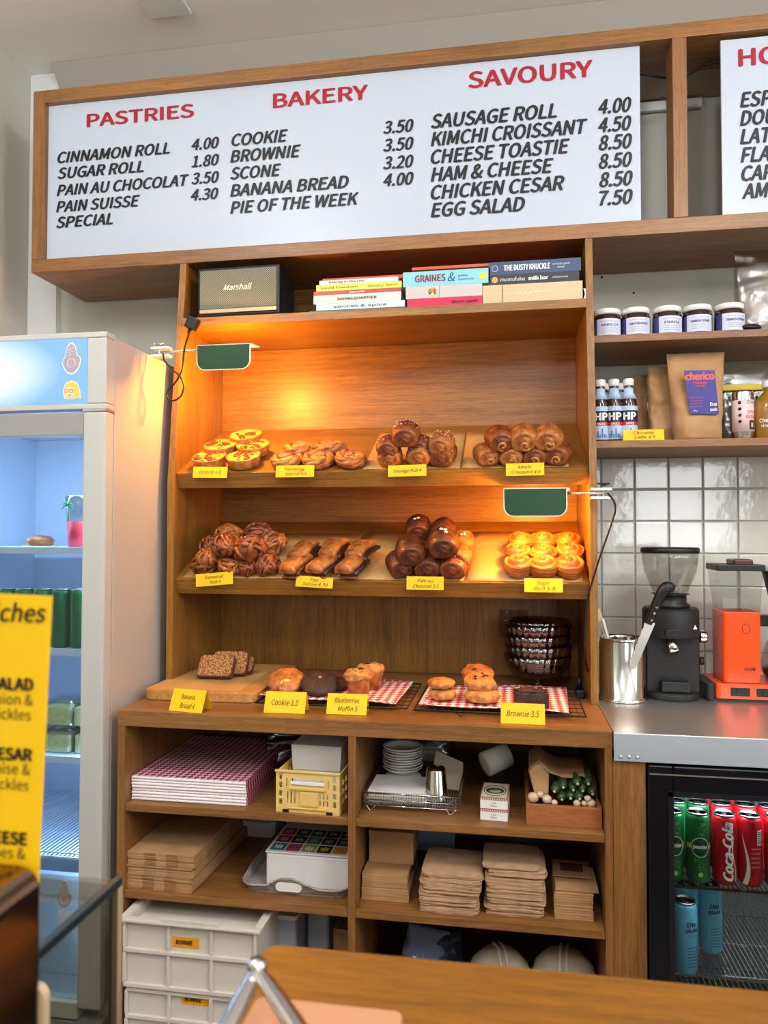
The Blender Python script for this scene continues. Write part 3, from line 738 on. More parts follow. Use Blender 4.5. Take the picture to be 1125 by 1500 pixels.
cookie(438, 998, .27, ZP+.013, .048, .024, 'crust_light', 'golden cookie at the rear of the left pair', 1, .1)
cookie(419, 1003, .20, ZP+.030, .049, .030, 'crust_mid', 'golden cookie at the front, leaning on the one behind', 2, .55, .1)
cookie(489, 1000, .26, ZP+.013, .050, .024, 'cocoa', 'dark chocolate cookie at the rear of the pair', 3, .1, 0, 1, ('choc', 5))
cookie(468, 1005, .19, ZP+.028, .048, .028, 'cocoa', 'dark chocolate cookie in front, leaning back, pale chip on it', 4, .5, .2, 1.05, ('crumb_top', 1))
def muffin(px, py, Y, label, seed, sc=1, z=ZP):
    c = at(px, py, Y); root = thing('blueberry_muffin', label, 'muffin', (c.x, Y, z), (0, 0, seed), 'blueberry muffins')
    n = 36; prof = [(0, 0), (.027, 0), (.033, .038), (.034, .046), (.02, .052), (0, .055)]
    part(G().lathe(prof, n), 'base', 'crust_mid', root)
    part(crumbly(.040, .036, seed, .22, 32, 16).at(0, 0, .053), 'crumble_top', 'crumb_top', root)
    rnd = random.Random(seed*9)
    for j in range(5):
        a = rnd.uniform(0, 6.28); r = rnd.uniform(.004, .028)
        part(crumbly(.0085, .010, j, .12, 10, 6).at(r*cos(a), r*sin(a), .070-r*.28), 'blueberry', 'berry', root)
    root.scale = (sc,)*3
muffin(525, 1005, .19, 'blueberry muffin in front behind its card', 1, .98)
muffin(543, 990, .28, 'blueberry muffin at the rear right with dark berries on top', 2, .98)
cookie(648, 1026, .17, ZP+.016, .036, .030, 'crumb_top', 'round scone, lower half of the left stack on checked paper', 6, 0, 0, 1, None, 'scone')
cookie(646, 1012, .17, ZP+.043, .035, .026, 'crust_light', 'round scone top lying on the left stack', 7, .06, .1, 1, None, 'scone')
cookie(706, 1026, .16, ZP+.017, .045, .034, 'crumb_top', 'fruit scone at the bottom of the tall heap', 8, 0, 0, 1, ('berry', 5), 'scone')
cookie(703, 1011, .175, ZP+.046, .042, .036, 'crust_light', 'fruit scone in the middle of the tall heap with dark pieces', 9, .25, .6, 1, ('berry', 6), 'scone')
cookie(700, 998, .23, ZP+.058, .042, .036, 'crust_mid', 'fruit scone at the top rear of the tall heap', 10, .3, .2, 1, ('berry', 2), 'scone')
c = at(778, 1036, .12); root = thing('brownie', 'dark square brownie on the checked paper above its card', 'brownie', (c.x, .135, ZP), (0, 0, .06))
part(G().box(-.041, .041, -.03, .03, 0, .038), 'cake', 'cocoa', root, bev=.004)
part(crumbly(.038, .014, 3, .3, 20, 8, 1, .75).at(0, 0, .039), 'crackled_top', 'cocoa', root)
for j, (x, y) in enumerate(((-.02, .005), (.01, -.008), (.024, .012))): part(crumbly(.006, .006, j, .3, 8, 5).at(x, y, .047), 'walnut_piece', 'crust_dark', root)
# glass dessert bowls
M['bowl_glass'] = glassmat('pressed_glass', (205, 195, 190), .05, .2)
c = atz(788, 1003, .9); BX, BY = 1.052, .47
BZ = [.9005 + .030*i for i in range(5)]
BL = ('lowest pressed glass dessert bowl standing on its foot', 'second pressed glass bowl from the bottom of the stack', 'middle pressed glass bowl of the stack', 'fourth pressed glass bowl from the bottom of the stack', 'topmost pressed glass bowl, smaller, open')
bm0 = None
def bowl_mesh(R=.094):
    def fn(u, v):
        a = 2*pi*u; prof = [(.034, 0), (.032, .003), (.012, .009), (.012, .016), (.03, .022), (.062, .034), (.085, .058), (R, .094), (R-.003, .094), (.080, .060), (.056, .039), (.024, .027), (.0, .025)]
        t = v*(len(prof)-1); i = min(int(t), len(prof)-2); q = t-i; r = prof[i][0]*(1-q)+prof[i+1][0]*q; z = prof[i][1]*(1-q)+prof[i+1][1]*q
        if 4.2 < t < 8: r *= 1 + .045*abs(sin(a*14))*(1 if t < 7.4 else .5)
        return Vector((r*cos(a), r*sin(a), z))
    return G().surf(fn, 112, 24)
for i in range(5):
    if bm0 is None: bm0 = tag(build(bowl_mesh(), 'dessert_bowl', 'bowl_glass'), 'x', 'bowl', 'stack of glass bowls'); o = bm0
    else: o = bm0.copy(); COL.objects.link(o)
    o.location = (BX + .003*sin(i*2), BY, BZ[i] - .0 ); o.rotation_euler = (0, 0, i*.05); o['label'] = BL[i]
    if i == 4: o.scale = (.88, .88, .8)

# ================================================================== CLAMP LAMPS
M['bulb'] = mat('lit_bulb', (255, 200, 110), .4, emit=((255, 176, 84), 28))
WARM = (1.0, .40, .05)
def clamp_lamp(x0, x1, zt, zb, Y, arm_to, zarm, label, side, power, deep=.06):
    cx = (x0+x1)/2; root = thing('clamp_lamp', label, 'lamp', (cx, Y, zb)); w = x1-x0
    # shade: a sheet curving back at the top, rounded lower corners, rolled pale rim
    def outline(k=6, r=.024):
        o = [(x0, zt), (x1, zt)]
        for i in range(k+1): a = radians(-90*i/k); o.append((x1-r+r*cos(a), zb+r+r*sin(a)))
        for i in range(k+1): a = radians(-90-90*i/k); o.append((x0+r+r*cos(a), zb+r+r*sin(a)))
        return o
    o = outline(); part(G().prism(o, Y, Y+.002, 'XZ'), 'shade', 'green', root, world=True)
    part(G().prism([(p[0]+(.0025 if p[0] < cx else -.0025)*-1, p[1]) for p in o], Y+.0021, Y+.0035, 'XZ'), 'shade_lining', 'cream_in', root, world=True)
    part(G().prism([(Y+.0036, zt), (Y+.0036, zt-.006), (Y+deep, zt+.004), (Y+deep, zt+.006)], x0+.004, x1+.009, 'YZ'), 'shade_top', 'cream_in', root, world=True)
    ex = x0 if side < 0 else x1
    part(G().box(min(ex, ex-side*.0012), max(ex, ex-side*.0012), Y+.0036, Y+.022, zb+.024, zt), 'shade_end', 'green', root, world=True)
    part(G().tube([(p[0], Y+.001, p[1]) for p in o], .0016, 6, closed=True), 'rim', 'cream_in', root, world=True)
    part(G().lathe([(.010, -w*.32), (.011, -w*.3), (.011, w*.3), (.010, w*.32), (0, w*.325)], 14, (cx, Y+.03, (zt+zb)/2+.006), 'X'), 'bulb', 'bulb', root, world=True)
    xs = x0 if side < 0 else x1
    part(G().cyl((xs, Y+.012, zarm), (arm_to, Y+.012, zarm), .0035, 10), 'arm', 'steel', root, world=True)
    part(G().cyl((xs-side*.02, Y+.012, zarm), (xs, Y+.012, zarm), .008, 12), 'socket', 'black', root, world=True)
    ux = 0 if side < 0 else WX; a, b = sorted((ux - side*.022, ux + side*.032))
    part(G().box(a, b, Y+.002, Y+.028, zarm+.006, zarm+.013).box(a, b, Y+.002, Y+.028, zarm-.016, zarm-.009), 'clamp_jaw', 'white' if side < 0 else 'steel', root, world=True, bev=.001)
    part(G().cyl((ux + side*.012, Y+.015, zarm-.018), (ux+side*.012, Y+.015, zarm+.024), .0028, 8), 'screw', 'steel', root, world=True)
    part(G().lathe([(.009, 0), (.010, .003), (.009, .006)], 8, (ux+side*.012, Y+.015, zarm+.02)).box(ux+side*.012-.016, ux+side*.012+.016, Y+.013, Y+.017, zarm+.022, zarm+.027), 'wing_nut', 'chrome' if side < 0 else 'black', root, world=True)
    l = bpy.data.lights.new('lamp_glow', 'POINT'); l.shadow_soft_size = .018; l.energy = power; l.color = WARM
    lo = bpy.data.objects.new('lamp_glow', l); COL.objects.link(lo); lo.location = (cx, Y+.046, (zt+zb)/2-.006); lo.rotation_euler = (radians(62), 0, 0)
    return root
YL = .215
clamp_lamp(.110, .264, 1.872, 1.802, YL, -.004, 1.862, 'green lamp clamped to the left side panel of the display case', -1, 11)
clamp_lamp(.960, 1.118, 1.462, 1.390, YL, 1.222, 1.449, 'green lamp clamped to the right side panel of the display case', 1, 6.5, .078)
def cable(pts, r, label, Y=.20, name='cable', extra=None):
    P3 = [at(p[0], p[1], p[2] if len(p) > 2 else Y) for p in pts]
    return tag(build(G().tube(smooth_path(P3), r, 8), name, 'rubber'), label, 'cable')
cable(((278, 484), (270, 512), (267, 540), (257, 560), (246, 572), (245, 582), (254, 587), (265, 580), (269, 566), (264, 552), (253, 542), (241, 528), (239, 518)), .0026, 'black cable looping beside the left clamp lamp', .205)
a = at(282, 474, .285); pl = thing('plug_adapter', 'black plug adapter hanging at the left end of the book shelf', 'plug', a, (0, radians(25), 0))
part(G().box(-.017, .017, -.012, .012, -.018, .018), 'body', 'black', pl, bev=.004); part(G().cyl((0, 0, -.018), (0, -.003, -.030), .006, 10, r2=.003), 'strain_relief', 'black', pl)
cable(((890, 722, .215), (899, 734, .215), (901, 748, .22), (894, 772, .225), (880, 812, .235), (868, 850, .245), (861, 880, .25), (857, 930, .26), (858, 970, .30), (862, 985, .33)), .0026, 'black cable dropping from the right clamp lamp down the side panel')
a = Vector((1.168, .36, .9)); pl = thing('plug_adapter', 'black plug on the cabinet top beside the right side panel', 'plug', (1.160, .36, .9005))
part(G().box(-.012, .012, -.03, .03, 0, .022), 'body', 'black', pl, bev=.004); part(G().cyl((0, 0, .022), (0, -.002, .05), .008, 10, r2=.004), 'strain_relief', 'black', pl)
sk = thing('wall_socket', 'socket plate behind the stack of glass bowls', 'socket', (.985, YK-.001, 1.06))
part(G().box(-.045, .045, -.008, 0, -.045, .045), 'plate', 'glass', sk, bev=.003)

# ================================================================== BOOK SHELF
ZS = 1.9817
M['spk_cloth'] = gingham('speaker_cloth', (88, 90, 74), (138, 138, 118), 330, rough=.8)
root = thing('speaker', 'black box speaker with grey-green cloth front and script badge', 'speaker', (.187, .325, ZS), (0, 0, -.02))
part(G().box(-.128, .128, .003, .15, .004, .151), 'body', 'black', root, bev=.006)
part(G().box(-.119, .119, -.001, .0035, .026, .142), 'grille', 'spk_cloth', root, bev=.002)
part(G().box(-.119, .119, -.002, .004, .014, .0255), 'trim_strip', mat('brass_strip', (196, 164, 128), .35, .4), root, bev=.001)
letter('Marshall', 0, -.0012, .080, .016, mat('badge_gold', (226, 212, 184), .35, .3), root, width=.088, align='C', shear=.35, bold=.035, name='badge')
for i in range(4): part(G().lathe([(.008, 0), (.007, .0045)], 10, ((-1 if i % 2 else 1)*.1, .02+.1*(i//2), 0)), 'foot', 'rubber', root)
def book(x0, x1, z0, h, col, label, text=None, ink='black_ink', y0=.325, depth=.19, rot=0, tcap=.5, tx=.5, tw=None, bold=.03, band=None, paper='paper_white', extra=None, shear=0):
    w = x1-x0; root = thing('book', label, 'book', (x0+w/2, y0, z0), (0, 0, rot), 'cookbooks lying on the top shelf')
    cm = mat('book_cover', col, .45); t = .0022
    part(G().box(-w/2, w/2, 0, t, 0, h).box(-w/2, w/2, t, depth, 0, t).box(-w/2, w/2, t, depth, h-t, h), 'cover', cm, root)
    part(G().box(-w/2+.004, w/2-.004, t+.0002, depth-.004, t+.0002, h-t-.0002), 'pages', 'paper_white', root)
    if band: part(G().box(-w/2+band[0]*w, -w/2+band[1]*w, -.0004, .0002, .001, h-.001), 'spine_band', mat('spine_band', band[2], .5), root)
    if text: letter(text, -w/2 + tx*w, -.0006, h*(1-tcap)/2, h*tcap, ink, root, width=tw*w if tw else None, align='C', bold=bold, shear=shear)
    return root
WI = mat('white_lettering', (236, 236, 232), .5)
M['white_ink'] = WI
H = lambda px: px*.00206
z = ZS
book(.405, .683, z, .006, (40, 110, 120), 'thin teal book at the bottom of the left stack'); z += .0064
book(.425, .683, z, .018, (222, 226, 224), 'pale book with teal spine lettering, second from bottom of left stack', 'sauces & spice', mat('teal_ink', (60, 140, 150), .5), tw=.6, tcap=.4); z += .0184
book(.417, .672, z, .025, (226, 216, 200), 'thick cream book with thin dark spine title', 'SIGNALQUARTIER', 'black_ink', tw=.45, tcap=.28); z += .0254
book(.417, .672, z, .011, (176, 82, 74), 'dull red book between the cream and yellow ones', 'secrets', 'white_ink', tw=.18, tcap=.5); z += .0114
book(.425, .674, z, .0185, (226, 222, 92), 'yellow book near the top of the left stack', 'salad freedom       family food', mat('olive_ink', (150, 150, 40), .5), tw=.9, tcap=.35); z += .0189
book(.434, .664, z, .012, (232, 224, 222), 'thin white book with small black title', 'baking in the city', 'black_ink', tx=.35, tw=.45, tcap=.4); z += .0124
book(.440, .680, z, .010, (206, 72, 58), 'thin red book topping the left stack', y0=.34)
z = ZS
book(.690, .900, z, .026, (208, 30, 72), 'crimson book at the bottom of the middle stack', 'Bon pour l\'appetit !', 'black_ink', tx=.78, tw=.36, tcap=.3, shear=.2); z += .0264
bk = book(.686, .901, z, .034, (196, 190, 182), 'grey book with a coloured wheel on its spine', band=(.44, .445, (120, 110, 100))); 
wc = [(214, 60, 50), (236, 160, 50), (110, 150, 60), (150, 40, 60), (240, 210, 90), (70, 120, 80)]
for i, cc in enumerate(wc):
    pts = [(0, 0)] + [(.0115*cos(radians(i*60+q)), .0115*sin(radians(i*60+q))) for q in (4, 20, 38, 56)]
    part(G().prism([(-.032+p[0], .018+p[1]) for p in pts], -.0006, .0001, 'XZ'), 'wheel_slice', mat('wheel_colour', cc, .5), bk)
z += .0344
book(.678, .922, z, .042, (132, 200, 222), 'light blue book lettered GRAINES on top of the middle stack', None)
bk = [o for o in bpy.data.objects if o.get('label', '').startswith('light blue book')][0]
letter('GRAINES', -.087, -.0006, .012, .019, mat('crimson_ink', (150, 30, 50), .5), bk, width=.085, bold=.05); letter('&', .005, -.0006, .010, .024, mat('navy_ink', (30, 60, 90), .5), bk, shear=.2)
letter('graines', .034, -.0006, .022, .006, M['black_ink'], bk); letter('legumineuses', .034, -.0006, .012, .005, M['black_ink'], bk)
part(G().lathe([(.0105, -.0007), (.0105, .0001)], 20, (.103, 0, .021), 'Y', smooth=False), 'sun_disc', mat('sun_yellow', (248, 206, 40), .5), bk)
zt = z + .0424
z = ZS
book(.902, 1.172, z, .053, (206, 182, 142), 'thick tan clothbound book with a pale wheat spine ornament')
bk = [o for o in bpy.data.objects if o.get('label', '').startswith('thick tan')][0]
g = G().box(-.07, .12, -.0008, 0, .0262, .0276)
for i in range(4):
    for s in (-1, 1): g.bar((-.035+i*.014, -.0004, .027), (-.022+i*.014, -.0004, .027+s*.011), .0012)
part(g, 'wheat_ornament', mat('pale_gilt', (232, 220, 190), .4), bk)
letter('a modern baking book', -.082, -.0006, .027, .004, 'black_ink', bk, R=Matrix.Rotation(radians(90), 3, 'Y'), align='C')
part(G().surf(lambda u, v: Vector((.137 + .004*sin(v*5) + .006*u, -.002 - .004*v, .030 - .045*v)), 2, 6, wrap=False), 'ribbon', 'paper_white', bk)
z += .0534
bk = book(.918, 1.163, z, .027, (44, 48, 54), 'charcoal book lettered milk bar, with a peach dot on its spine', 'momofuku', 'white_ink', tx=.27, tw=.27, tcap=.36, bold=0)
letter('milk bar', -.012, -.0006, .0085, .010, 'white_ink', bk, width=.052, bold=.07); letter('christina tosi', .052, -.0006, .011, .005, 'white_ink', bk)
part(G().lathe([(.0085, -.0007), (.0085, .0001)], 18, (-.105, 0, .0135), 'Y', smooth=False), 'orange_dot', mat('peach_dot', (238, 160, 90), .5), bk)
z += .0274
bk = book(.918, 1.168, z, .036, (56, 76, 110), 'navy book with big white spine title, uppermost of the right stack', 'THE DUSTY KNUCKLE', 'white_ink', tx=.42, tw=.5, tcap=.42, bold=.08)
letter('seriously good', .072, -.0006, .020, .005, 'white_ink', bk, align='C'); letter('bread', .072, -.0006, .011, .005, 'white_ink', bk, align='C')
part(G().tube([(-.107+.008*cos(t/3), -.0004, .018+.008*sin(t/3)) for t in range(19)], .0006, 5, closed=True), 'ring_emblem', 'white_ink', bk)
z += .0364
book(.700, 1.105, zt+.0004 if zt > z else z, .008, (206, 84, 50), 'large flat orange-red book lying across the middle and right stacks', y0=.352, depth=.22)

# ================================================================== RIGHT WALL SHELVES
for n_, (z0, z1, lab) in enumerate(((1.8655, 1.8855, 'upper oak wall shelf carrying the jam jars'), (1.577, 1.597, 'lower oak wall shelf above the tiles, carrying sauce bottles and bags'))):
    o = build(G().box(WX+.001, 2.5, YB, YW-.001, z0, z1), 'wall_shelf', 'oakX', bev=.0015); tag(o, lab, 'shelf', 'oak wall shelves')
Z1, Z2 = 1.8860, 1.5975
# jam jars
M['jam'] = mat('dark_jam', (40, 14, 12), .12, coat=.6); M['label'] = mat('jar_label', (206, 208, 226), .55); M['label_edge'] = mat('label_blue', (58, 62, 120), .55)
def band(R, a0, a1, z0, z1, n=16):
    g = G(); return g.surf(lambda u, v: Vector((R*sin(a0+(a1-a0)*u), -R*cos(a0+(a1-a0)*u), z0+(z1-z0)*v)), n, 1, wrap=False)
for i, (px, s, off) in enumerate(((889, 'ABRICOT', .1), (931, 'RHUBARBE', .12), (977, 'FRAISE', .2), (1021, 'FRAMBOISE ÉPÉPINÉE', .02), (1068, 'FRAMBOISE ÉPÉPINÉE', .25))):
    a = at(px, 480, .40); root = thing('jam_jar', ('dark jam jar labelled ABRICOT', 'dark jam jar labelled RHUBARBE', 'dark jam jar labelled FRAISE', 'fourth jam jar from the side panel, labelled FRAMBOISE ÉPÉPINÉE', 'jam jar nearest the clear bag, framboise label turned aside')[i], 'jar', (a.x, .40, Z1), (0, 0, 0), 'jam jars on the upper wall shelf')
    R = .039
    part(G().lathe([(0, 0), (R*.9, 0), (R, .004), (R, .058), (R*.86, .066), (R*.84, .070)], 32), 'jar', 'jam', root)
    part(G().lathe([(R*.88, .066), (R*.96, .067), (R*.96, .0795), (R*.9, .082), (0, .082)], 32), 'lid', 'white', root)
    part(band(R+.0004, off-.95, off+.95, .006, .052), 'label', 'label', root)
    part(band(R+.0003, off-1.5, off-.96, .006, .052), 'label_side', 'label_edge', root)
    letter(s, 0, 0, .031, .0065, 'label_edge', root, width=min(.052, .0072*len(s)), align='C', bold=.06, R=off, rad=R+.0007)
    for q in range(3): letter('confiture artisanale sans', 0, 0, .024-q*.0055, .0022, 'black_ink', root, width=.046, align='C', R=off, rad=R+.0007)
    letter('confiture du verger', 0, 0, .0435, .0022, 'black_ink', root, width=.05, align='C', R=off, rad=R+.0007)
# brown sauce bottles
M['sauce'] = mat('brown_sauce_glass', (50, 20, 14), .12, coat=.6); M['hp_black'] = mat('label_navy', (24, 30, 60), .45); M['hp_blue'] = mat('label_pale_blue', (176, 200, 222), .5); M['hp_red'] = mat('label_red', (196, 40, 44), .5)
def sauce(x, y, label, i, rz=0):
    root = thing('sauce_bottle', label, 'bottle', (x, y, Z2), (0, 0, rz), 'brown sauce bottles'); R = .0235; zt = .178
    part(G().lathe([(0, 0), (R*.92, 0), (R, .004), (R, .106), (R*.9, .120), (R*.56, .140), (R*.5, .160), (R*.5, .163)], 28), 'bottle', 'sauce', root)
    part(G().lathe([(R*.58, .158), (R*.62, .160), (R*.62, .176), (R*.5, .178), (0, .178)], 24), 'cap', 'white', root)
    part(G().lathe([(R*.90+.0006, .1205), (R*.575, .1395), (R*.53, .152)], 24), 'neck_label', 'hp_blue', root)
    part(band(R+.0004, -1.5, 1.5, .008, .046), 'label', 'hp_blue', root)
    part(band(R+.0004, -1.5, 1.5, .0462, .056), 'label_band', 'hp_red', root)
    part(band(R+.0004, -1.5, 1.5, .0562, .087), 'label_top', 'hp_black', root)
    part(band(R+.0004, -1.5, 1.5, .0872, .100), 'label_crown', 'hp_blue', root)
    letter('HP', 0, 0, .0615, .020, 'white_ink', root, width=.034, align='C', bold=.09, rad=R+.0009)
    letter('SAUCE', 0, 0, .0485, .0055, 'white_ink', root, align='C', bold=.06, rad=R+.0009)
    g = G()
    for q, h in enumerate((.012, .020, .010, .026, .012, .009)): g.add(band(R+.0008, -.7+q*.23, -.55+q*.23, .012, .012+h, 2).v, band(R, 0, 1, 0, 1, 2).f)
    part(g, 'skyline_print', mat('print_blue', (70, 110, 170), .5), root)['kind'] = 'stuff'
for i, (x, y, l) in enumerate(((1.226, .402, 'brown sauce bottle touching the side panel, first of the front three'), (1.2625, .40, 'brown sauce bottle in the middle of the front three'), (1.3015, .40, 'brown sauce bottle beside the yellow Chicorée card, rightmost in front'), (1.243, .46, 'brown sauce bottle in the second row behind the front pair'), (1.285, .462, 'brown sauce bottle in the second row, nearest the kraft bags'))):
    sauce(x, y, l, i)
a = at(943, 642, .352); price_card(('Chicorée', 'Latte 4.5'), 'yellow price card reading Chicorée Latte 4.5 on the lower wall shelf', 0, 0, w=.106, h=.031, loc=(a.x, .350, Z2), cap=.0085, widths=(.5, .52), lean=.25)
# kraft pouches
def pouch(name, label, cat, w, h, d, loc, rot, mt, seed=0, wt=None, crimp=True, group=None, amp=1):
    wt = wt or w; root = thing(name, label, cat, loc, rot, group)
    def fn(u, v):
        a = 2*pi*u; c, s = cos(a), sin(a); ww = (w*(1-v) + wt*v)/2; dd = d/2*(1 - max(0, v-.15)/.85)**.75 + .0015
        if v < .1: dd *= .8 + 2*v
        x = ww*(1 if c > 0 else -1)*abs(c)**.5; y = dd*(1 if s > 0 else -1)*abs(s)**.8
        y += amp*.006*nz((x*16, v*4, 1 if s > 0 else -1), 1, seed)*(1-v*.5) + amp*.004*nz((x*40, v*11, s), 1, seed+4)
        return Vector((x + amp*.002*nz((v*8, s, 0), 1, seed), y, h*v))
    g = G().surf(fn, 48, 30); g.f.append([i for i in range(48)]); g.mi.append(0); g.sm.append(False)
    g.f.append([30*48+i for i in range(48)]); g.mi.append(0); g.sm.append(False)
    part(g, 'pouch', mt, root)
    return root
pouch('kraft_pouch', 'brown kraft pouch at the rear left behind the big one', 'bag', .12, .215, .07, (1.395, .545, Z2), (0, 0, .1), 'kraft', 5, amp=2)
pouch('kraft_pouch', 'crumpled kraft pouch half hidden left of the labelled one', 'bag', .13, .225, .075, (1.430, .475, Z2), (-.04, 0, .1), 'kraft', 8, amp=2.6)
root = pouch('kraft_pouch', 'large kraft pouch with a blue label and orange lettering', 'bag', .122, .248, .085, (1.482, .405, Z2), (-.05, .0, 0), 'kraft', 2, wt=.152, amp=1.5)
M['blue_label'] = mat('blue_label', (44, 34, 128), .45); M['coral'] = mat('coral_ink', (240, 92, 70), .5)
part(G().add([(-.040, -.0463, .188), (.0385, -.0463, .186), (.046, -.0505, .064), (-.028, -.0505, .068)], [(0, 1, 2, 3)]).add([(-.040, -.0453, .188), (.0385, -.0453, .186), (.046, -.0495, .064), (-.028, -.0495, .068)], [(0, 1, 2, 3)]), 'label', 'blue_label', root, recalc=False)
letter('cherico', 0, -.0470, .161, .019, 'coral', root, width=.072, align='C', bold=.10)
letter('Chicorée', 0, -.0480, .149, .006, 'coral', root, align='C', bold=.05, width=.034); letter('Latte Mix', 0, -.0485, .141, .005, 'coral', root, align='C', bold=.05, width=.026)
for q in range(4): letter('chicory root and spices', -.027, -.0500, .110-q*.008, .0026, 'coral', root, width=.032)
letter('100 g', -.020, -.0512, .074, .0035, 'white_ink', root); letter('Eco', .024, -.0507, .088, .009, 'white_ink', root, bold=.08, width=.016); letter('pack', .024, -.0512, .074, .008, 'white_ink', root, bold=.06, width=.017)
M['film'] = glassmat('clear_plastic_film', (226, 226, 222), .22, .16)
root = pouch('clear_pouch', 'clear plastic pouch of yellow powder behind the pink can', 'bag', .16, .235, .07, (1.635, .50, Z2), (0, 0, 0), 'film', 12)
def inner(w, d, h, mt, root, seed, name='contents', z=.004):
    part(G().surf(lambda u, v: Vector((w/2*(.94 if v in (0,) else 1)*(1 if cos(2*pi*u) > 0 else -1)*abs(cos(2*pi*u))**.6*(1 - (v > .9)*.35), d/2*sin(2*pi*u)*(1-v*.5), z+h*v)), 28, 8).at(0, 0, 0), name, mt, root)
inner(.145, .05, .105, mat('grey_powder', (150, 146, 130), .9), root, 1); part(G().box(-.072, .072, -.030, .02, .15, .168), 'seal_strip', mat('olive_yellow', (206, 176, 50), .5), root, bev=.003)
g = G()
for q in range(7): g.box(-.055+q*.012, -.049+q*.012, -.037, -.036, .095+abs(q-3)*.008, .150-abs(q-3)*.006)
part(g, 'striped_emblem', 'black', root)['kind'] = 'stuff'
root = thing('drinks_can', 'pink wrapped can with silver ends beside the oil bottle', 'can', (1.600, .40, Z2)); R = .0275
part(G().lathe([(0, 0), (R*.9, 0), (R, .006), (R, .128), (R*.93, .134), (0, .134)], 28), 'can', 'chrome', root)
part(G().lathe([(R+.0004, .022), (R+.0004, .108)], 32), 'wrapper', mat('pink_wrapper', (226, 196, 192), .5), root)
letter('CHAI', .0, 0, .096, .009, 'black_ink', root, R=.55, rad=R+.0008, align='C'); letter('SPICE', 0, 0, .070, .008, 'coral', root, R=.6, rad=R+.0008, align='C', bold=.06); letter('BLEND', 0, 0, .058, .008, 'coral', root, R=.6, rad=R+.0008, align='C', bold=.06)
part(band(R+.0007, .3, .95, .027, .052), 'emblem', 'black', root); part(band(R+.001, .5, .75, .033, .046), 'emblem_dot', mat('peach_dot2', (236, 160, 110), .5), root)
for q in range(4): part(G().lathe([(.0045, 0), (.0045, .0006)], 12, (0, 0, 0), 'Y').xf(Matrix.Rotation(-.55, 4, 'Z') @ Matrix.Translation((0, -R-.0010, .100-q*.017))), 'icon', 'black', root)
root = thing('oil_bottle', 'squat bottle of amber liquid with a white cap at the picture edge', 'bottle', (1.672, .405, Z2)); R = .043
part(G().lathe([(0, 0), (R*.93, 0), (R, .006), (R, .088), (R*.9, .108), (R*.42, .132), (R*.38, .146)], 32), 'bottle', mat('amber_liquid', (176, 128, 30), .08, coat=1, trans=.35), root)
part(G().lathe([(R*.46, .142), (R*.48, .144), (R*.48, .160), (0, .161)], 24), 'cap', 'white', root)
letter('Cheeky', 0, 0, .045, .010, 'white_ink', root, R=-.45, rad=R+.0006, align='C', bold=.06); letter('vinegar', 0, 0, .032, .008, 'white_ink', root, R=-.45, rad=R+.0006, align='C', bold=.04)
root = pouch('clear_pouch', 'large clear ziplock bag of coffee husks at the end of the upper shelf', 'bag', .20, .238, .09, (1.690, .42, Z1), (0, 0, 0), 'film', 22, wt=.205)
inner(.17, .06, .13, mat('pale_husks', (150, 138, 132), .9, var=((190, 180, 172), 90)), root, 1); part(G().box(-.02, .098, -.028, .02, .168, .178), 'zip_strip', mat('zip_yellow', (216, 200, 60), .5), root)
part(crumbly(.03, .02, 4, .2, 16, 8).at(-.075, -.03, .014), 'coffee_beans', 'black', root)
for px, py in ((882, 405), (929, 428)):
    a = at(px, py, YW); o = build(G().lathe([(.0035, -.001), (.003, .0005)], 10, (a.x, YW+.0075, a.z), 'Y'), 'wall_plug_hole', 'black'); tag(o, 'small dark screw hole in the wall, %s' % ('close under the board soffit' if py == 405 else 'above the gap between two jam jars'), 'screw hole')

# ================================================================== WORKTOP ITEMS
ZW = .9003
root = thing('utensil_canister', 'round polished steel canister holding tongs and a cake knife', 'canister', (1.272, .35, ZW)); R = .060
part(G().lathe([(0, .004), (R*1.08, .0), (R*1.12, .003), (R*1.1, .008), (R, .012), (R, .150), (R*.97, .157), (R*.975, .162), (R*1.0, .165), (R*.96, .166), (R*.95, .158), (R*.95, .02), (0, .02)], 44), 'body', 'chrome', root)
def loc_obj(o): return o
root = thing('serving_tongs', 'steel tongs with wooden tip standing in the canister', 'tongs', (1.272, .34, .93))
for s in (0, 1):
    part(G().bar((0, 0, .0), (-.052-.010*s, -.005+.01*s, .185+.012*s), .006), 'arm', ('steel', 'steel')[s], root)
part(G().obox((-.060, 0, .195), (.012, .006, .035), Matrix.Rotation(-.3, 3, 'Y')), 'tip', mat('pale_wood_tip', (200, 180, 150), .6), root)
root = thing('bread_knife', 'serrated knife with a black riveted handle leaning in the canister', 'knife', (1.284, .292, .985))
a0, a1, a2 = Vector((.000, 0, .0)), Vector((.048, -.002, .125)), Vector((.086, -.004, .235))
R_ = Matrix.Rotation(radians(21), 3, 'Y')
bl = [(-.010, 0), (.010, .01), (.014, .14), (-.008, .14)] + [(-.009-.0025*(q % 2), .14-.0105*q) for q in range(1, 12)]
g = G().prism(bl, -.0008, .0008, 'XZ'); g.xf(Matrix.Rotation(radians(21), 4, 'Y')); part(g, 'blade', 'steel', root)
hp = smooth_path([(.045, -.001, .125), (.058, -.002, .155), (.070, -.003, .185), (.080, -.004, .208), (.094, -.004, .222), (.110, -.004, .214)], 4)
part(G().tube(hp, [.010, .0105, .011, .0115, .012, .0125, .013, .0135, .0135, .0135, .0135, .014, .014, .0145, .0145, .015, .0145, .014, .013, .010, .007][:len(hp)], 10, flat=1), 'handle', 'black', root)
for q in ((.050, .135), (.057, .153), (.063, .169)): part(G().lathe([(.0035, -.0015), (0, -.002)], 8, (q[0]+.002, -.0135, q[1]), 'Y'), 'rivet', 'steel', root)
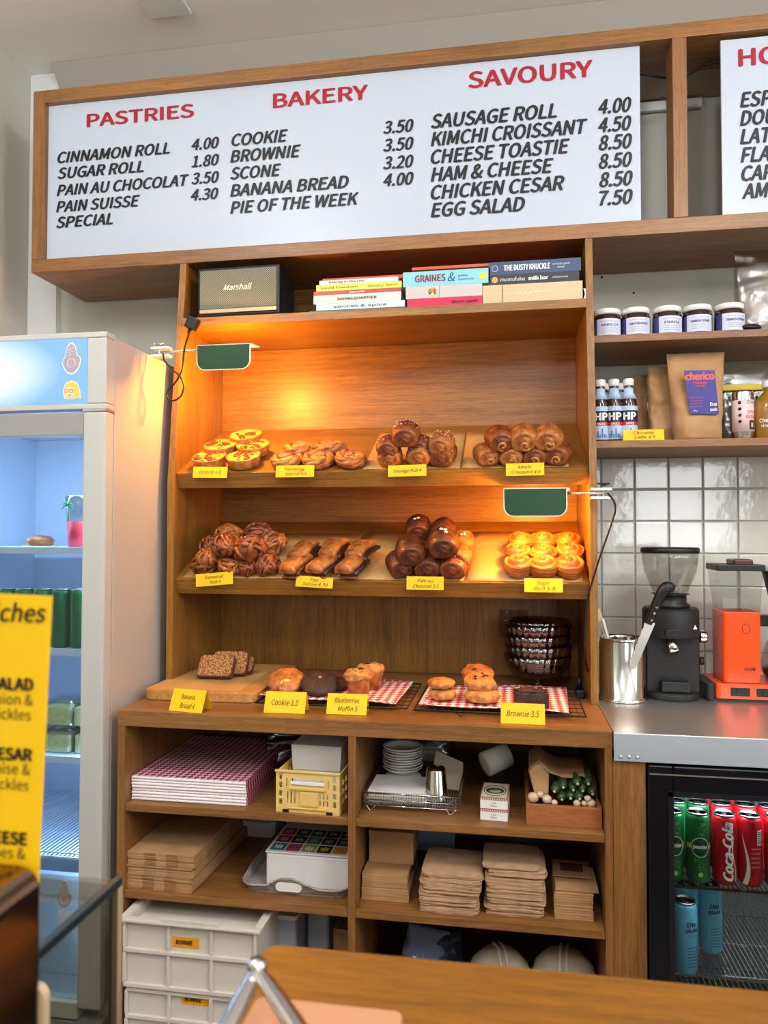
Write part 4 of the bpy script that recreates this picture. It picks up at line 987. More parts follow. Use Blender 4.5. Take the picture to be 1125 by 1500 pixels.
# grinder
root = thing('coffee_grinder', 'matt black electric coffee grinder with a clear cone hopper', 'coffee grinder', (1.408, .405, ZW)); R = .073
def part2(g, n, m, **k): return part(g, n, m, root, **k)
part2(G().lathe([(0, 0), (R*.98, 0), (R*1.02, .004), (R*1.02, .014), (R*.97, .020), (0, .020)], 40), 'base', 'black_matt')
part2(G().prism([(R*cos(t), R*sin(t)*1.0) for t in [radians(a) for a in range(-28, 209, 8)]], .020, .200, 'XY').at(0, .0, 0), 'body', 'black_matt')
part2(G().lathe([(0, .165), (R, .165), (R*1.01, .17), (R*1.01, .236), (R*.95, .243), (0, .243)], 40), 'head', 'black_matt')
part2(G().box(-.036, .036, -.062, -.028, .022, .050), 'grounds_tray', 'black', bev=.003)
part2(G().cyl((-.012, -.050, .162), (-.004, -.072, .130), .013, 16), 'spout', 'chrome')
part2(G().lathe([(.050, .243), (.050, .252), (.042, .258), (.042, .278), (.052, .280)], 32), 'collar', 'black')
part2(G().lathe([(.040, .264), (.046, .285), (.068, .340), (.074, .378), (.074, .392), (.072, .392), (.072, .378), (.066, .341), (.044, .286)], 44), 'hopper', 'glass')
part2(G().lathe([(0, .392), (.075, .392), (.077, .395), (.077, .404), (.073, .407), (0, .407)], 44), 'hopper_lid', 'black')
part2(G().lathe([(.0, .300), (.020, .300), (.024, .292), (.024, .270)], 16), 'burr_cover', 'black')
part2(G().lathe([(.016, .072), (.017, .074), (.017, .088), (.014, .092), (0, .092)], 20, (0, -.01, .165), 'X'), 'dial', 'chrome')
part2(G().lathe([(.011, .070), (.011, .082), (0, .083)], 16, (0, -.01, .100), 'X'), 'knob', 'black')
part2(G().add([(.045, -.0605, .190), (.058, -.050, .190), (.0515, -.0555, .202)], [(0, 1, 2)]).add([(.0452, -.0600, .190), (.0582, -.0495, .190), (.0517, -.055, .202)], [(0, 1, 2)]), 'warning_mark', 'white_ink')
part2(G().box(-.028, .012, -.0745, -.060, .172, .190), 'badge_recess', 'black', bev=.002)
# brewer
M['orange'] = mat('orange_enamel', (232, 74, 14), .28, coat=.4)
root = thing('coffee_brewer', 'orange filter coffee machine with a clear water tank and black base ends', 'coffee machine', (1.60, .42, ZW))
part2(G().prism(rrect(-.088, .26, -.065, .085, .012, 4), .008, .048, 'XY'), 'base', 'orange', bev=.003)
part2(G().prism(rrect(-.112, -.0885, -.062, .084, .008, 4), .004, .046, 'XY'), 'base_end', 'black', bev=.002)
part2(G().box(-.10, .25, -.058, .078, 0, .0075), 'feet', 'black')
part2(G().prism(rrect(-.066, .030, -.052, .062, .010, 4), .0485, .236, 'XY'), 'tower', 'orange', bev=.002)
for q, x in enumerate((-.052, .012)):
    part2(G().box(x, x+.048, -.0665, -.064, .016, .038), 'switch_panel', 'black', bev=.001)
    part2(G().box(x+.014, x+.034, -.0690, -.0667, .020, .034), 'switch', 'black', bev=.001)
letter('CLUB', .0, -.0526, .082, .008, 'black_ink', root, align='C', bold=.05, name='badge')
part2(G().tube([(-.008+.010*cos(t*pi/10), -.0523, .192+.013*sin(t*pi/10)) for t in range(20)], .0007, 5, closed=True), 'emblem', 'black')
g = G().prism([(-.062, .2365), (.028, .2365), (.038, .345), (-.076, .345)], -.05, .06, 'XZ'); part2(g, 'water_tank', 'glass')
part2(G().box(-.080, .042, -.056, .064, .3455, .362), 'tank_lid', 'black', bev=.003)
part2(G().box(-.035, .015, -.045, .03, .3582, .376), 'lid_cap', mat('dark_red_cap', (70, 14, 14), .3), bev=.005)
part2(G().cyl((-.01, 0, .237), (-.01, 0, .344), .006, 10), 'riser_tube', 'glass')
part2(G().bar((.03, .0, .352), (.20, .0, .352), .012), 'outlet_arm', 'chrome')
part2(G().lathe([(.030, .190), (.034, .2), (.066, .335), (.068, .343), (0, .343)], 28, (.118, 0, 0)), 'filter_basket', 'black')
part2(G().box(.031, .22, .03, .06, .19, .22), 'basket_bracket', 'black')
part2(G().lathe([(0, .0485), (.062, .0485), (.072, .07), (.074, .10), (.058, .15), (.045, .168), (.043, .168), (.056, .149), (.072, .10), (.070, .072), (.06, .052), (0, .052)], 32, (.118, -.0, 0)), 'carafe', 'glass')
part2(G().lathe([(0, .0525), (.058, .0525), (.069, .072), (.070, .082), (0, .082)], 28, (.118, 0, 0)), 'coffee', mat('coffee_liquid', (70, 20, 10), .1, coat=.5))

# ================================================================== CUBBYHOLES
S1, S2, S3 = .6689, .4547, .1003
def ream(name, n, x0, x1, y0, y1, z0, t, gap, mt, label, toplabel, cat, group, jit=.002, skew=0, shape=None, topmt=None):
    """a pile of flat pieces, each one an object"""
    rnd = random.Random(n*7+int(x0*100)); base = None; out = []; cx, cy = (x0+x1)/2, (y0+y1)/2; z = z0
    for i in range(n):
        if base is None:
            g = G()
            if shape: shape(g, x1-x0, y1-y0, t)
            else: g.box(-(x1-x0)/2, (x1-x0)/2, -(y1-y0)/2, (y1-y0)/2, 0, t)
            o = base = tag(build(g, name, mt, bev=0), label, cat, group)
        else: o = base.copy(); COL.objects.link(o)
        o.location = (cx + rnd.uniform(-jit, jit), cy + rnd.uniform(-jit, jit), z); o.rotation_euler = (0, 0, rnd.uniform(-jit, jit)*3 + skew)
        z += t + gap; out.append(o)
    if toplabel: out[-1]['label'] = toplabel
    return z, out
# folded checked paper: each folded sheet has a white folded front edge
M['check_dark'] = gingham('crimson_check_paper', (136, 34, 62), (224, 180, 190), 84, radians(45), stretch=(1, 1, .3))
M['fold_white'] = mat('folded_paper_edge', (238, 228, 228), .7)
def fold(g, w, d, t):
    g.box(-w/2, w/2, -d/2+.004, d/2, 0, t)
    k = len(g.f); g.lathe([(0, -w/2+.001), (t/2, -w/2+.001), (t/2, w/2-.001), (0, w/2-.001)], 8, (0, -d/2+.004, t/2), 'X', smooth=False)
    for i in range(k, len(g.f)): g.mi[i] = 1
M_ = ['check_dark', 'fold_white']
ream('checked_paper_fold', 8, .022, .328, .03, .42, S1, .0072, .0003, M_, 'folded crimson checked paper in the pile on the upper left shelf', 'topmost folded sheet of the crimson checked paper pile', 'paper', 'folded checked papers on the upper left shelf', .0016, 0, fold)
# yellow folding crate with a white box in it
M['crate_yellow'] = mat('mustard_plastic', (226, 192, 112), .5)
root = thing('folding_crate', 'small mustard yellow folding crate holding a white box', 'crate', (.489, .012, S1), (0, 0, -.04)); w, d, h = .160, .24, .096; q = w/2
def slotted(g, x0, x1, z0, z1, y0, y1, holes, plane='XZ'):
    """panel with real rectangular holes: built from strips"""
    xs = sorted({x0, x1} | {a for hh in holes for a in hh[:2]}); zs = sorted({z0, z1} | {a for hh in holes for a in hh[2:]})
    for i in range(len(xs)-1):
        for j in range(len(zs)-1):
            cx, cz = (xs[i]+xs[i+1])/2, (zs[j]+zs[j+1])/2
            if not any(hh[0] < cx < hh[1] and hh[2] < cz < hh[3] for hh in holes):
                if plane == 'XZ': g.box(xs[i], xs[i+1], y0, y1, zs[j], zs[j+1])
                else: g.box(y0, y1, xs[i], xs[i+1], zs[j], zs[j+1])
hl = [(-.040, .040, .066, .082), (-.054, -.051, .062, .082), (.051, .054, .062, .082)] + [(-.052+i*.009, -.048+i*.009, .022, .050) for i in range(3)] + [(.030+i*.009, .034+i*.009, .020+.016*j, .032+.016*j) for i in range(3) for j in range(2)] + [(-q+.008, -q+.016, .018+.02*j, .032+.02*j) for j in range(4)] + [(q-.016, q-.008, .018+.02*j, .032+.02*j) for j in range(4)]
g = G(); slotted(g, -q, q, .004, h, 0, .004, hl); part(g, 'front_wall', 'crate_yellow', root)
g = G(); slotted(g, -q, q, .004, h, d-.004, d, []); part(g, 'rear_wall', 'crate_yellow', root)
for s in (-q, q-.004):
    g = G(); slotted(g, .0045, d-.0045, .004, h, s, s+.004, [(.02+i*.03, .04+i*.03, .02+j*.022, .034+j*.022) for i in range(7) for j in range(3)], 'YZ'); part(g, 'side_wall', 'crate_yellow', root)
part(G().box(-q, q, 0, d, 0, .0038), 'bottom', 'crate_yellow', root)
part(G().box(-q-.002, q+.002, -.003, .0035, h, h+.005), 'rim', 'crate_yellow', root, bev=.001)
part(G().box(-.045, .045, -.005, 0, .056, .062).box(-.05, .05, -.004, 0, .010, .013).box(-.018, .028, -.004, 0, .018, .052), 'latch_panel', 'crate_yellow', root, bev=.001)
part(G().box(-.042, .042, -.0035, -.0005, .068, .076), 'grip_bar', 'paper_white', root, bev=.001)
for s in (-1, 1): part(G().box(s*.055-.008, s*.055+.008, -.0006, .0, .0, .007), 'foot_slot', 'black', root)
root = thing('white_box', 'plain white lidded box standing in the yellow crate', 'box', (.492, .085, S1+.005), (0, 0, -.04))
part(G().box(-.062, .062, 0, .150, 0, .075), 'box', 'paper_white', root, bev=.002); part(G().prism([(-.062, .0755), (.062, .0755), (.066, .138), (-.066, .138)], -.002, .152, 'XZ'), 'lid', 'paper_white', root, bev=.002)
fm = pouch('plastic_bag', 'crumpled clear plastic bag behind the checked paper pile', 'bag', .13, .13, .09, (.345, .33, S1), (0, 0, .2), 'film', 31, amp=2)
# flat kraft bags, lower left
M['kraft_band'] = mat('printed_kraft_band', (150, 104, 64), .8)
def kbag(g, w, d, t):
    g.box(-w/2, w/2, -d/2, d/2, 0, t)
    k = len(g.f); g.box(-w*.25, -w*.07, -d/2-.0003, -d/2+.002, .0002, t-.0002); g.box(w*.08, w*.26, -d/2-.0003, -d/2+.002, .0002, t-.0002)
    for i in range(k, len(g.f)): g.mi[i] = 1
GB = 'flat kraft bags on the lower left shelf'
z, _ = ream('kraft_bag', 7, .024, .204, .014, .42, S2, .0040, .0003, ['kraft', 'kraft_band'], 'flat kraft bag in the bottom bundle of the lower left pile', None, 'paper bag', GB, .002, -.04, kbag)
z, _ = ream('kraft_bag', 7, .020, .196, .016, .42, z+.001, .0036, .0003, ['kraft', 'kraft2'], 'flat kraft bag in the middle bundle of the lower left pile', None, 'paper bag', GB, .003, .0, kbag)
z, _ = ream('kraft_bag', 8, .022, .199, .016, .42, z+.001, .0036, .0003, ['kraft', 'kraft_band'], 'flat kraft bag in the top bundle of the lower left pile', 'topmost flat kraft bag of the lower left pile', 'paper bag', GB, .002, .0, kbag)
pb = pouch('plastic_bag', 'white plastic bag of stock at the back of the lower left shelf', 'bag', .11, .085, .09, (.245, .40, S2+.045), (0, 0, 0), mat('milky_plastic', (170, 180, 200), .35, alpha=.85), 33, amp=1.5)
part(G().box(-.05, .05, -.03, .05, -.045, 0), 'contents', 'paper_white', pb)
# grey mesh tray + white tea box
M['mesh_grey'] = gingham('woven_grey_plastic', (128, 120, 114), (176, 168, 160), 230, radians(45), rough=.4)
root = thing('serving_tray', 'grey woven plastic tray with a handle hole under the white tea box', 'tray', (.449, .22, S2))
x0, x1, y0, y1 = -.135, .130, -.17, .19
part(G().prism(rrect(x0, x1, y0, y1, .035, 6), 0, .004, 'XY'), 'bottom', 'mesh_grey', root)
ol = rrect(x0, x1, y0, y1, .035, 6); ol2 = rrect(x0-.008, x1+.004, y0-.010, y1+.01, .04, 6)
def hgt(p):
    return .020 + (.022*math.exp(-((p[0]+.015)/.045)**4) if p[1] < y0+.05 else .006)
n = len(ol); g = G(); vs = []; 
def dens(o, k=6):
    r = []
    for i in range(len(o)):
        a, b = o[i], o[(i+1) % len(o)]
        for j in range(k): r.append((a[0]+(b[0]-a[0])*j/k, a[1]+(b[1]-a[1])*j/k))
    return r
A, B = dens(ol), dens(ol2); n = len(A); fs = []
for i in range(n):
    hh = hgt(B[i]); vs += [(A[i][0], A[i][1], .003), (B[i][0], B[i][1], hh), (B[i][0]*.985, B[i][1]*.985, hh), (A[i][0]*.985, A[i][1]*.985, .004)]
for i in range(n):
    j = (i+1) % n
    if B[i][1] < y0+.002 and -.052 < B[i][0] < .022:      # handle hole: only a lower and an upper strip
        pass
    for a in range(4): b = (a+1) % 4; fs.append((i*4+a, j*4+a, j*4+b, i*4+b))
g.add(vs, fs); part(g, 'rim', 'mesh_grey', root)
part(G().tube([(p[0], p[1], hgt(p)) for p in B], .0028, 6, closed=True), 'rim_edge', 'mesh_grey', root)
hpts = rrect(-.048, .018, .010, .031, .010, 5)
part(G().prism([(p[0], p[1]) for p in hpts], y0-.0098, y0-.0030, 'XZ'), 'handle_hole', 'paper_white', root)
root = thing('tea_box', 'long white tea box with coloured square sachets printed on its lid', 'box', (.472, .075, S2+.0045))
part(G().box(-.107, .107, 0, .30, 0, .082), 'box', 'paper_white', root, bev=.006); part(G().box(-.109, .109, -.002, .302, .0825, .087), 'lid', 'paper_white', root, bev=.002)
cols = [(20, 120, 120), (170, 50, 50), (150, 170, 70), (40, 40, 48), (200, 140, 60), (170, 40, 50), (50, 50, 60), (60, 140, 110), (60, 60, 60), (60, 60, 66), (200, 60, 60), (80, 40, 44), (50, 70, 70), (30, 30, 34), (60, 50, 50)]
for k in range(15):
    i, j = k % 5, k//5; cx = -.082 + i*.040; cy = .028 + j*.048
    sm = mat('sachet_colour', cols[k], .5); o = part(G().box(cx-.018, cx+.018, cy-.020, cy+.021, .0872, .0880), 'sachet_print', sm, root)
    ik = mat('sachet_ink', ((240, 240, 230), (50, 90, 190), (240, 240, 230), (230, 200, 40), (180, 110, 40))[i] if j == 0 else (200, 205, 215), .5)
    gg = G().box(cx-.010, cx+.010, cy-.001, cy+.003, .08805, .0884).box(cx-.002, cx+.002, cy-.012, cy+.012, .08805, .0884).box(cx-.009, cx-.005, cy-.009, cy+.009, .08805, .0884).box(cx+.005, cx+.009, cy-.009, cy+.009, .08805, .0884)
    sp = build(gg, 'sachet_mark', ik, o); sp['kind'] = 'stuff'
# wire basket with paper plates
root = thing('wire_basket', 'chrome wire basket on little feet with paper doilies and bags', 'basket', (.733, .06, S1)); x0, x1, y0, y1 = -.116, .116, 0, .27
for zz in (.042, .026, .012):
    part(G().tube([(x0, y0, zz), (x1, y0, zz), (x1, y1, zz), (x0, y1, zz)], .0016 if zz < .04 else .0024, 6, closed=True), 'rim_wire', 'chrome', root)
g = G()
for i in range(38): x = x0+(x1-x0)*i/37; g.bar((x, y0, .012), (x, y0, .042), .0013); g.bar((x, y0, .0125), (x, y1, .0125), .0012); g.bar((x, y1, .012), (x, y1, .042), .0013)
for i in range(34): y = y0+(y1-y0)*i/33; g.bar((x0, y, .012), (x0, y, .042), .0013); g.bar((x1, y, .012), (x1, y, .042), .0013)
for zz in (.019, .034): g.bar((x0, y0, zz), (x1, y0, zz), .0012)
part(g, 'wire_mesh', 'chrome', root)['kind'] = 'stuff'
for x in (x0+.018, x1-.018):
    for y in (y0, y1): part(G().tube(smooth_path([(x-.010, y, .012), (x-.004, y, .002), (x+.002, y, .0018), (x+.012, y, .012)], 4), .0016, 6), 'foot', 'chrome', root)
ream('paper_doily', 6, .625, .765, .075, .20, S1+.0145, .004, .0008, 'paper_white', 'square paper doily lying at the front left in the wire basket', 'topmost square doily at the front of the wire basket', 'doily', 'square doilies in the wire basket', .004)
pl0 = None
for i in range(9):
    if pl0 is None:
        pl0 = o = tag(build(G().surf(lambda u, v: Vector(((.052*v*(1+.03*sin(u*2*pi*24)*(v > .85)))*cos(2*pi*u), (.052*v*(1+.03*sin(u*2*pi*24)*(v > .85)))*sin(2*pi*u), .012*max(0, v-.7)/.3*(1 if 1 else 0)))  , 72, 7), 'round_paper_case', 'paper_white'), 'round white paper case in the tall stack at the rear left of the basket', 'paper case', 'paper cases stacked in the wire basket')
        sm = o.modifiers.new('thick', 'SOLIDIFY'); sm.thickness = .0012
    else: o = pl0.copy(); COL.objects.link(o)
    o.location = (.690+.002*sin(i*2), .235, S1+.045+i*.0068)
o['label'] = 'topmost round paper case of the stack in the wire basket'
root = thing('paper_case_support', 'white paper bag under the round paper cases in the basket', 'paper bag', (.690, .235, S1+.0145)); part(crumbly(.05, .028, 8, .12, 20, 10).at(0, 0, .0145), 'bag', 'paper_white', root)
root = thing('greaseproof_bag', 'folded pale greaseproof bags leaning at the right in the wire basket', 'paper bag', (.806, .20, S1+.0145), (-.62, .0, -.12))
for i in range(4): part(G().prism([(-.042, 0), (.040, 0), (.040, .072-.004*i), (-.036, .098-.003*i)], i*.003, i*.003+.0016, 'XZ'), 'bag_layer', mat('greaseproof', (206, 192, 170), .6), root)
root = thing('steel_cup', 'upturned steel cup in the wire basket', 'cup', (.790, .125, S1+.0145))
part(G().lathe([(.029, 0), (.0305, .002), (.029, .004), (.024, .072), (.021, .0775), (0, .0785)], 32), 'cup', 'chrome', root)
hb = pouch('plastic_bag', 'milky plastic bag behind the basket under the cabinet top', 'bag', .15, .13, .08, (.74, .44, S1+.03), (0, 0, 0), 'film', 36, amp=1.5); part(crumbly(.05, .06, 3, .2, 14, 8).at(0, 0, .0), 'contents', 'paper_white', hb)
# two small printed boxes
for k, lb in enumerate(('lower small white printed box of the two stacked on the right shelf', 'upper small white box with a dark oval emblem on its lid')):
    root = thing('card_box', lb, 'box', (.934, .042, S1 + k*.0270), (0, 0, -.05), 'small printed boxes on the upper right shelf')
    part(G().box(-.032, .032, 0, .105, 0, .0205), 'box', 'paper_white', root, bev=.0008)
    part(G().box(-.0325, .0325, -.0005, .1055, .0207, .0265), 'lid', mat('brown_cream_lid', (164, 100, 60), .5), root)
    part(G().box(-.030, .030, .002, .103, .0266, .0268), 'lid_print', mat('cream_print', (206, 196, 160), .5), root)
    for t in range(12): part(G().box(-.030+t*.0052, -.0275+t*.0052, -.0009, -.0004, .0218, .0252), 'border_print', 'label', root)
    if k:
        part(G().lathe([(.022, .0269), (.022, .0271), (0, .0271)], 24, (0, .048, 0), sx=1), 'emblem', mat('dark_olive', (70, 66, 50), .5), root); part(G().lathe([(.014, .02712), (.014, .0273), (0, .0273)], 24, (0, .048, 0)), 'emblem_centre', mat('pale_olive', (150, 146, 116), .5), root)
        part(G().tube([(.026*cos(t*pi/12), .048+.036*sin(t*pi/12), .0270) for t in range(24)], .0012, 5, closed=True), 'emblem_ring', mat('dark_olive2', (80, 76, 56), .5), root)
    letter('Café', 0, -.0006, .012, .0035, 'black_ink', root, align='C'); letter('Maison', 0, -.0006, .006, .0035, 'black_ink', root, align='C')
root = thing('tape_roll', 'pale paper roll lying tilted on a holder in the dark of the upper right shelf', 'roll', (.936, .24, S1+.085), (0, 0, 0))
part(G().lathe([(.018, -.034), (.032, -.034), (.032, .034), (.018, .034)], 28, (0, 0, 0), 'X').xf(Matrix.Rotation(-.35, 4, 'Y') @ Matrix.Rotation(.5, 4, 'Z')), 'roll', 'paper_white', root)
part(G().box(-.02, .02, -.01, .02, -.085, -.030), 'holder', 'black', root)
# wooden crate with kraft bag, cucumbers, mushrooms
root = thing('wooden_box', 'reddish wooden box full of cucumbers and mushrooms on the upper right shelf', 'wooden box', (1.094, .030, S1)); w, h = .085, .047
part(G().box(-w, w, 0, .010, 0, h), 'front_panel', 'crate_wood', root, bev=.001); part(G().box(-w, w, .25, .26, 0, h), 'rear_panel', 'crate_wood', root, bev=.001)
for s in (-1, 1): part(G().box(s*w-(.009 if s > 0 else 0), s*w+(.009 if s < 0 else 0), .0105, .2495, 0, h), 'side_panel', 'crate_wood', root, bev=.001)
part(G().box(-w+.01, w-.01, .0105, .2495, 0, .008), 'bottom', 'crate_wood', root)
root = thing('kraft_sack', 'open kraft paper sack wrapped round the cucumbers', 'paper bag', (1.094, .06, S1+.010))
top = [(-.078, .100), (-.055, .120), (-.030, .098), (.0, .088), (.040, .092), (.062, .092), (.078, .060)]
bx = [(-.074, .048), (-.05, .05), (-.025, .052), (0, .052), (.04, .052), (.062, .050), (.074, .046)]
def sack(u, v):
    t = u*6; i = min(int(t), 5); q = t-i; a = Vector((top[i][0]*(1-q)+top[i+1][0]*q, 0, top[i][1]*(1-q)+top[i+1][1]*q))
    return Vector((a.x*(1-.06*v), .02 + .16*v + .006*nz((u*6, v*4, 1), 1), a.z + .022*v - .02*v*v + .004*nz((u*8, v*5, 3), 1)))
part(G().surf(sack, 24, 8, wrap=False), 'sack_top', 'kraft', root).modifiers.new('t', 'SOLIDIFY').thickness = .0008
def flap(u, v): return Vector((-.078 + .048*u*(1-.35*v) + .014*v, .012 + .016*(1-v)*u, .100*(1-v) + .022*u*(1-v)*(1-u)*3 + .045*v - .0))
part(G().surf(flap, 10, 8, wrap=False), 'sack_flap', 'kraft', root).modifiers.new('t', 'SOLIDIFY').thickness = .0008
part(G().surf(lambda u, v: Vector((.078 + .003*v, .012+.12*v, .048 + (.014+.03*v)*u + .005*sin(v*8))), 4, 8, wrap=False), 'sack_side', 'kraft', root).modifiers.new('t', 'SOLIDIFY').thickness = .0008
M['cuke'] = mat('cucumber_skin', (38, 60, 28), .4, var=((74, 98, 50), 40, .2), coat=.15); M['cuke_tip'] = mat('cucumber_tip', (196, 204, 150), .5)
M['onion'] = mat('mushroom_skin', (222, 200, 176), .5, var=((200, 164, 130), 50))
CK = [(812, 1157, 'slanting cucumber at the left, seen along its side'), (825, 1152, 'cucumber behind the slanting one, second from left in the upper row'), (840, 1157, 'cucumber in the middle of the heap'), (846, 1146, 'cucumber at the top of the heap, centre'), (862, 1147, 'cucumber at the top right of the heap'),
      (854, 1158, 'cucumber right of the middle with a pale tip'), (868, 1161, 'cucumber at the far right edge of the heap'), (823, 1170, 'cucumber in the bottom row, leftmost'), (836, 1169, 'cucumber in the bottom row, second'), (849, 1168, 'cucumber in the bottom row, third')]
for i, (x, y, lb) in enumerate(CK):
    a = at(x, y, .066); root = thing('cucumber', lb, 'cucumber', (a.x, .062 + .004*(i % 3), a.z), (.06*(i % 3), 0, (-.25 if i == 0 else .05*sin(i*3))), 'cucumbers in the wooden box'); R = .0118
    part(G().lathe([(0, 0), (R*.5, .002), (R*.86, .008), (R, .022), (R*1.05, .07), (R*.9, .11), (R*.4, .13), (0, .132)], 16, axis='Y'), 'body', 'cuke', root)
    part(crumbly(.0032, .006, i, .2, 8, 5).at(0, -.001, -.002), 'tip', 'cuke_tip', root)
for i, (x, y, r, lb) in enumerate(((781, 1168, .0125, 'large pale mushroom at the far left of the wooden box'), (791, 1164, .008, 'small mushroom between two larger ones'), (801, 1171, .011, 'pale mushroom left of the cucumbers'), (812, 1176, .0075, 'small mushroom at the box rim under the slanting cucumber'), (845, 1177, .0085, 'small mushroom under the bottom cucumbers'), (856, 1177, .007, 'tiny mushroom at the rim right of centre'), (866, 1177, .0105, 'round tan mushroom at the right end of the box rim'), (861, 1170, .008, 'mushroom tucked below the right cucumbers'))):
    a = at(x, y, .055); root = thing('mushroom', lb, 'mushroom', (a.x, .055, a.z), (.3, 0, 0), 'mushrooms in the wooden box')
    part(crumbly(r, r*1.7, i, .08, 18, 10), 'cap', 'onion', root); part(G().cyl((0, r*.5, -r*.3), (0, r*1.6, -r*.5), r*.4, 10), 'stem', 'onion', root)
# lower right shelf
def flatcard(g, w, d, t): g.box(-w/2, w/2, -d/2, d/2, 0, t*.8)
z, _ = ream('flat_carton', 5, .612+.003, .730, .055, .24, S2, .0056, .0006, 'kraft', 'flat kraft carton in the lower half of the left carton pile', None, 'carton', 'flat cartons at the left of the lower right shelf', .001)
z, _ = ream('flat_carton', 5, .612+.004, .727, .056, .24, z+.001, .0056, .0006, 'kraft', 'flat kraft carton in the upper half of the left carton pile', 'topmost flat carton under the upright kraft box', 'carton', 'flat cartons at the left of the lower right shelf', .001)
root = thing('kraft_box', 'closed kraft box standing on the flat cartons', 'box', (.677, .118, z))
part(G().box(-.056, .056, 0, .10, .0003, .0785), 'body', 'kraft', root, bev=.001); part(G().box(-.057, .057, -.0015, .101, .066, .0795), 'tuck_flap', 'kraft', root, bev=.001)
def crumpled(w, d, t, seed, n=18):
    def fn(u, v):
        c, s = cos(2*pi*u), sin(2*pi*u); x = w/2*(1 if c > 0 else -1)*min(1, abs(c)*1.35); y = d/2*(1 if s > 0 else -1)*min(1, abs(s)*1.35)
        k = 1 + .035*nz((c*2, s*2, 0), 1.3, seed)
        return Vector((x*k, y*k, t*v + .0022*nz((x*30, y*9, seed*3), 1)))
    g = G().surf(fn, 40, 1, smooth=False); g.f.append(list(range(40))); g.f.append([40+i for i in range(40)]); g.mi += [0, 0]; g.sm += [False, False]; return g
def bagpile(x0, x1, y0, y1, z0, bundles, which, group):
    z = z0; k = 0; rnd = random.Random(int(x0*1000))
    for bi, (n, t, dx, wv) in enumerate(bundles):
        meshes = [crumpled(x1-x0, y1-y0, t, bi*3+q).v and build(crumpled(x1-x0, y1-y0, t, bi*3+q), 'paper_bag', 'kraft_bagp') for q in range(2)]
        for i in range(n):
            o = meshes[i] if i < 2 else meshes[i % 2].copy()
            if i >= 2: COL.objects.link(o)
            o.location = ((x0+x1)/2 + dx + rnd.uniform(-.0022, .0022) + wv*sin(i*.9), (y0+y1)/2 + rnd.uniform(-.003, .003), z); o.rotation_euler = (0, rnd.uniform(-.012, .012), rnd.uniform(-.02, .02))
            tag(o, 'flat brown paper bag in the %s bundle of the %s' % (('lowest', 'second', 'upper', 'top')[bi], which), 'paper bag', group); z += t + .0004; last = o
        z += .0014
    last['label'] = 'topmost crumpled paper bag of the %s' % which
    return z
M['kraft_bagp'] = mat('brown_bag_paper', (196, 158, 122), .85, var=((176, 138, 104), 30, .2), bump=(70, .25))
bagpile(.760, .898, .018, .165, S2, [(4, .0036, .0, .0), (7, .0036, -.002, .002), (6, .0036, .004, .004), (5, .0036, .006, .003)], 'left bag pile', 'paper bags in the left pile')
bagpile(.912, 1.046, .032, .165, S2, [(5, .0036, .0, .002), (8, .0036, .005, .003), (8, .0036, .002, .003), (6, .0038, .004, .008)], 'right bag pile', 'paper bags in the right pile')
z, _ = ream('flat_carton', 5, 1.073, 1.160, .040, .16, S2, .0046, .0009, 'kraft', 'flat carton in the lower half of the right carton pile', None, 'carton', 'flat cartons at the right end of the shelf', .0012)
z, _ = ream('flat_carton', 6, 1.073, 1.160, .042, .16, z+.001, .0046, .0009, 'kraft', 'flat carton in the upper half of the right carton pile', None, 'carton', 'flat cartons at the right end of the shelf', .0012)
tag(build(G().box(-.052, .045, -.03, .10, 0, .003), 'kraft_carton', 'kraft', bev=.0005), 'kraft flat carton laid askew on the right carton pile', 'carton').location = (1.128, .075, z+.001)
root = thing('window_carton', 'kraft lid with a dark window on top of the right carton pile', 'carton', (1.115, .10, z+.005), (-.04, 0, -.03))
g = G(); slotted(g, -.042, .046, 0, .10, 0, .002, [(-.024, .030, .030, .085)]); g.xf(Matrix(((1, 0, 0, 0), (0, 0, 1, 0), (0, -1, 0, .006), (0, 0, 0, 1)))); part(g, 'frame', 'kraft', root)
part(G().box(-.024, .030, .030, .085, .0045, .0052), 'window', mat('dark_window', (96, 60, 34), .3), root)
tag(build(G().prism([(-.055, 0), (.050, 0), (.058, .095), (-.066, .095)], -.001, .001, 'XZ'), 'blue_card', mat('pale_blue_card', (160, 186, 210), .6)), 'pale blue card standing at the back above the left bag pile', 'card').location = (.768, .33, S2+.012)
root = thing('stock_box', 'dark carton at the back behind the paper bag piles', 'box', (.90, .47, S2)); part(G().box(-.22, .25, 0, .12, 0, .10), 'box', mat('dim_card', (120, 110, 96), .8), root)
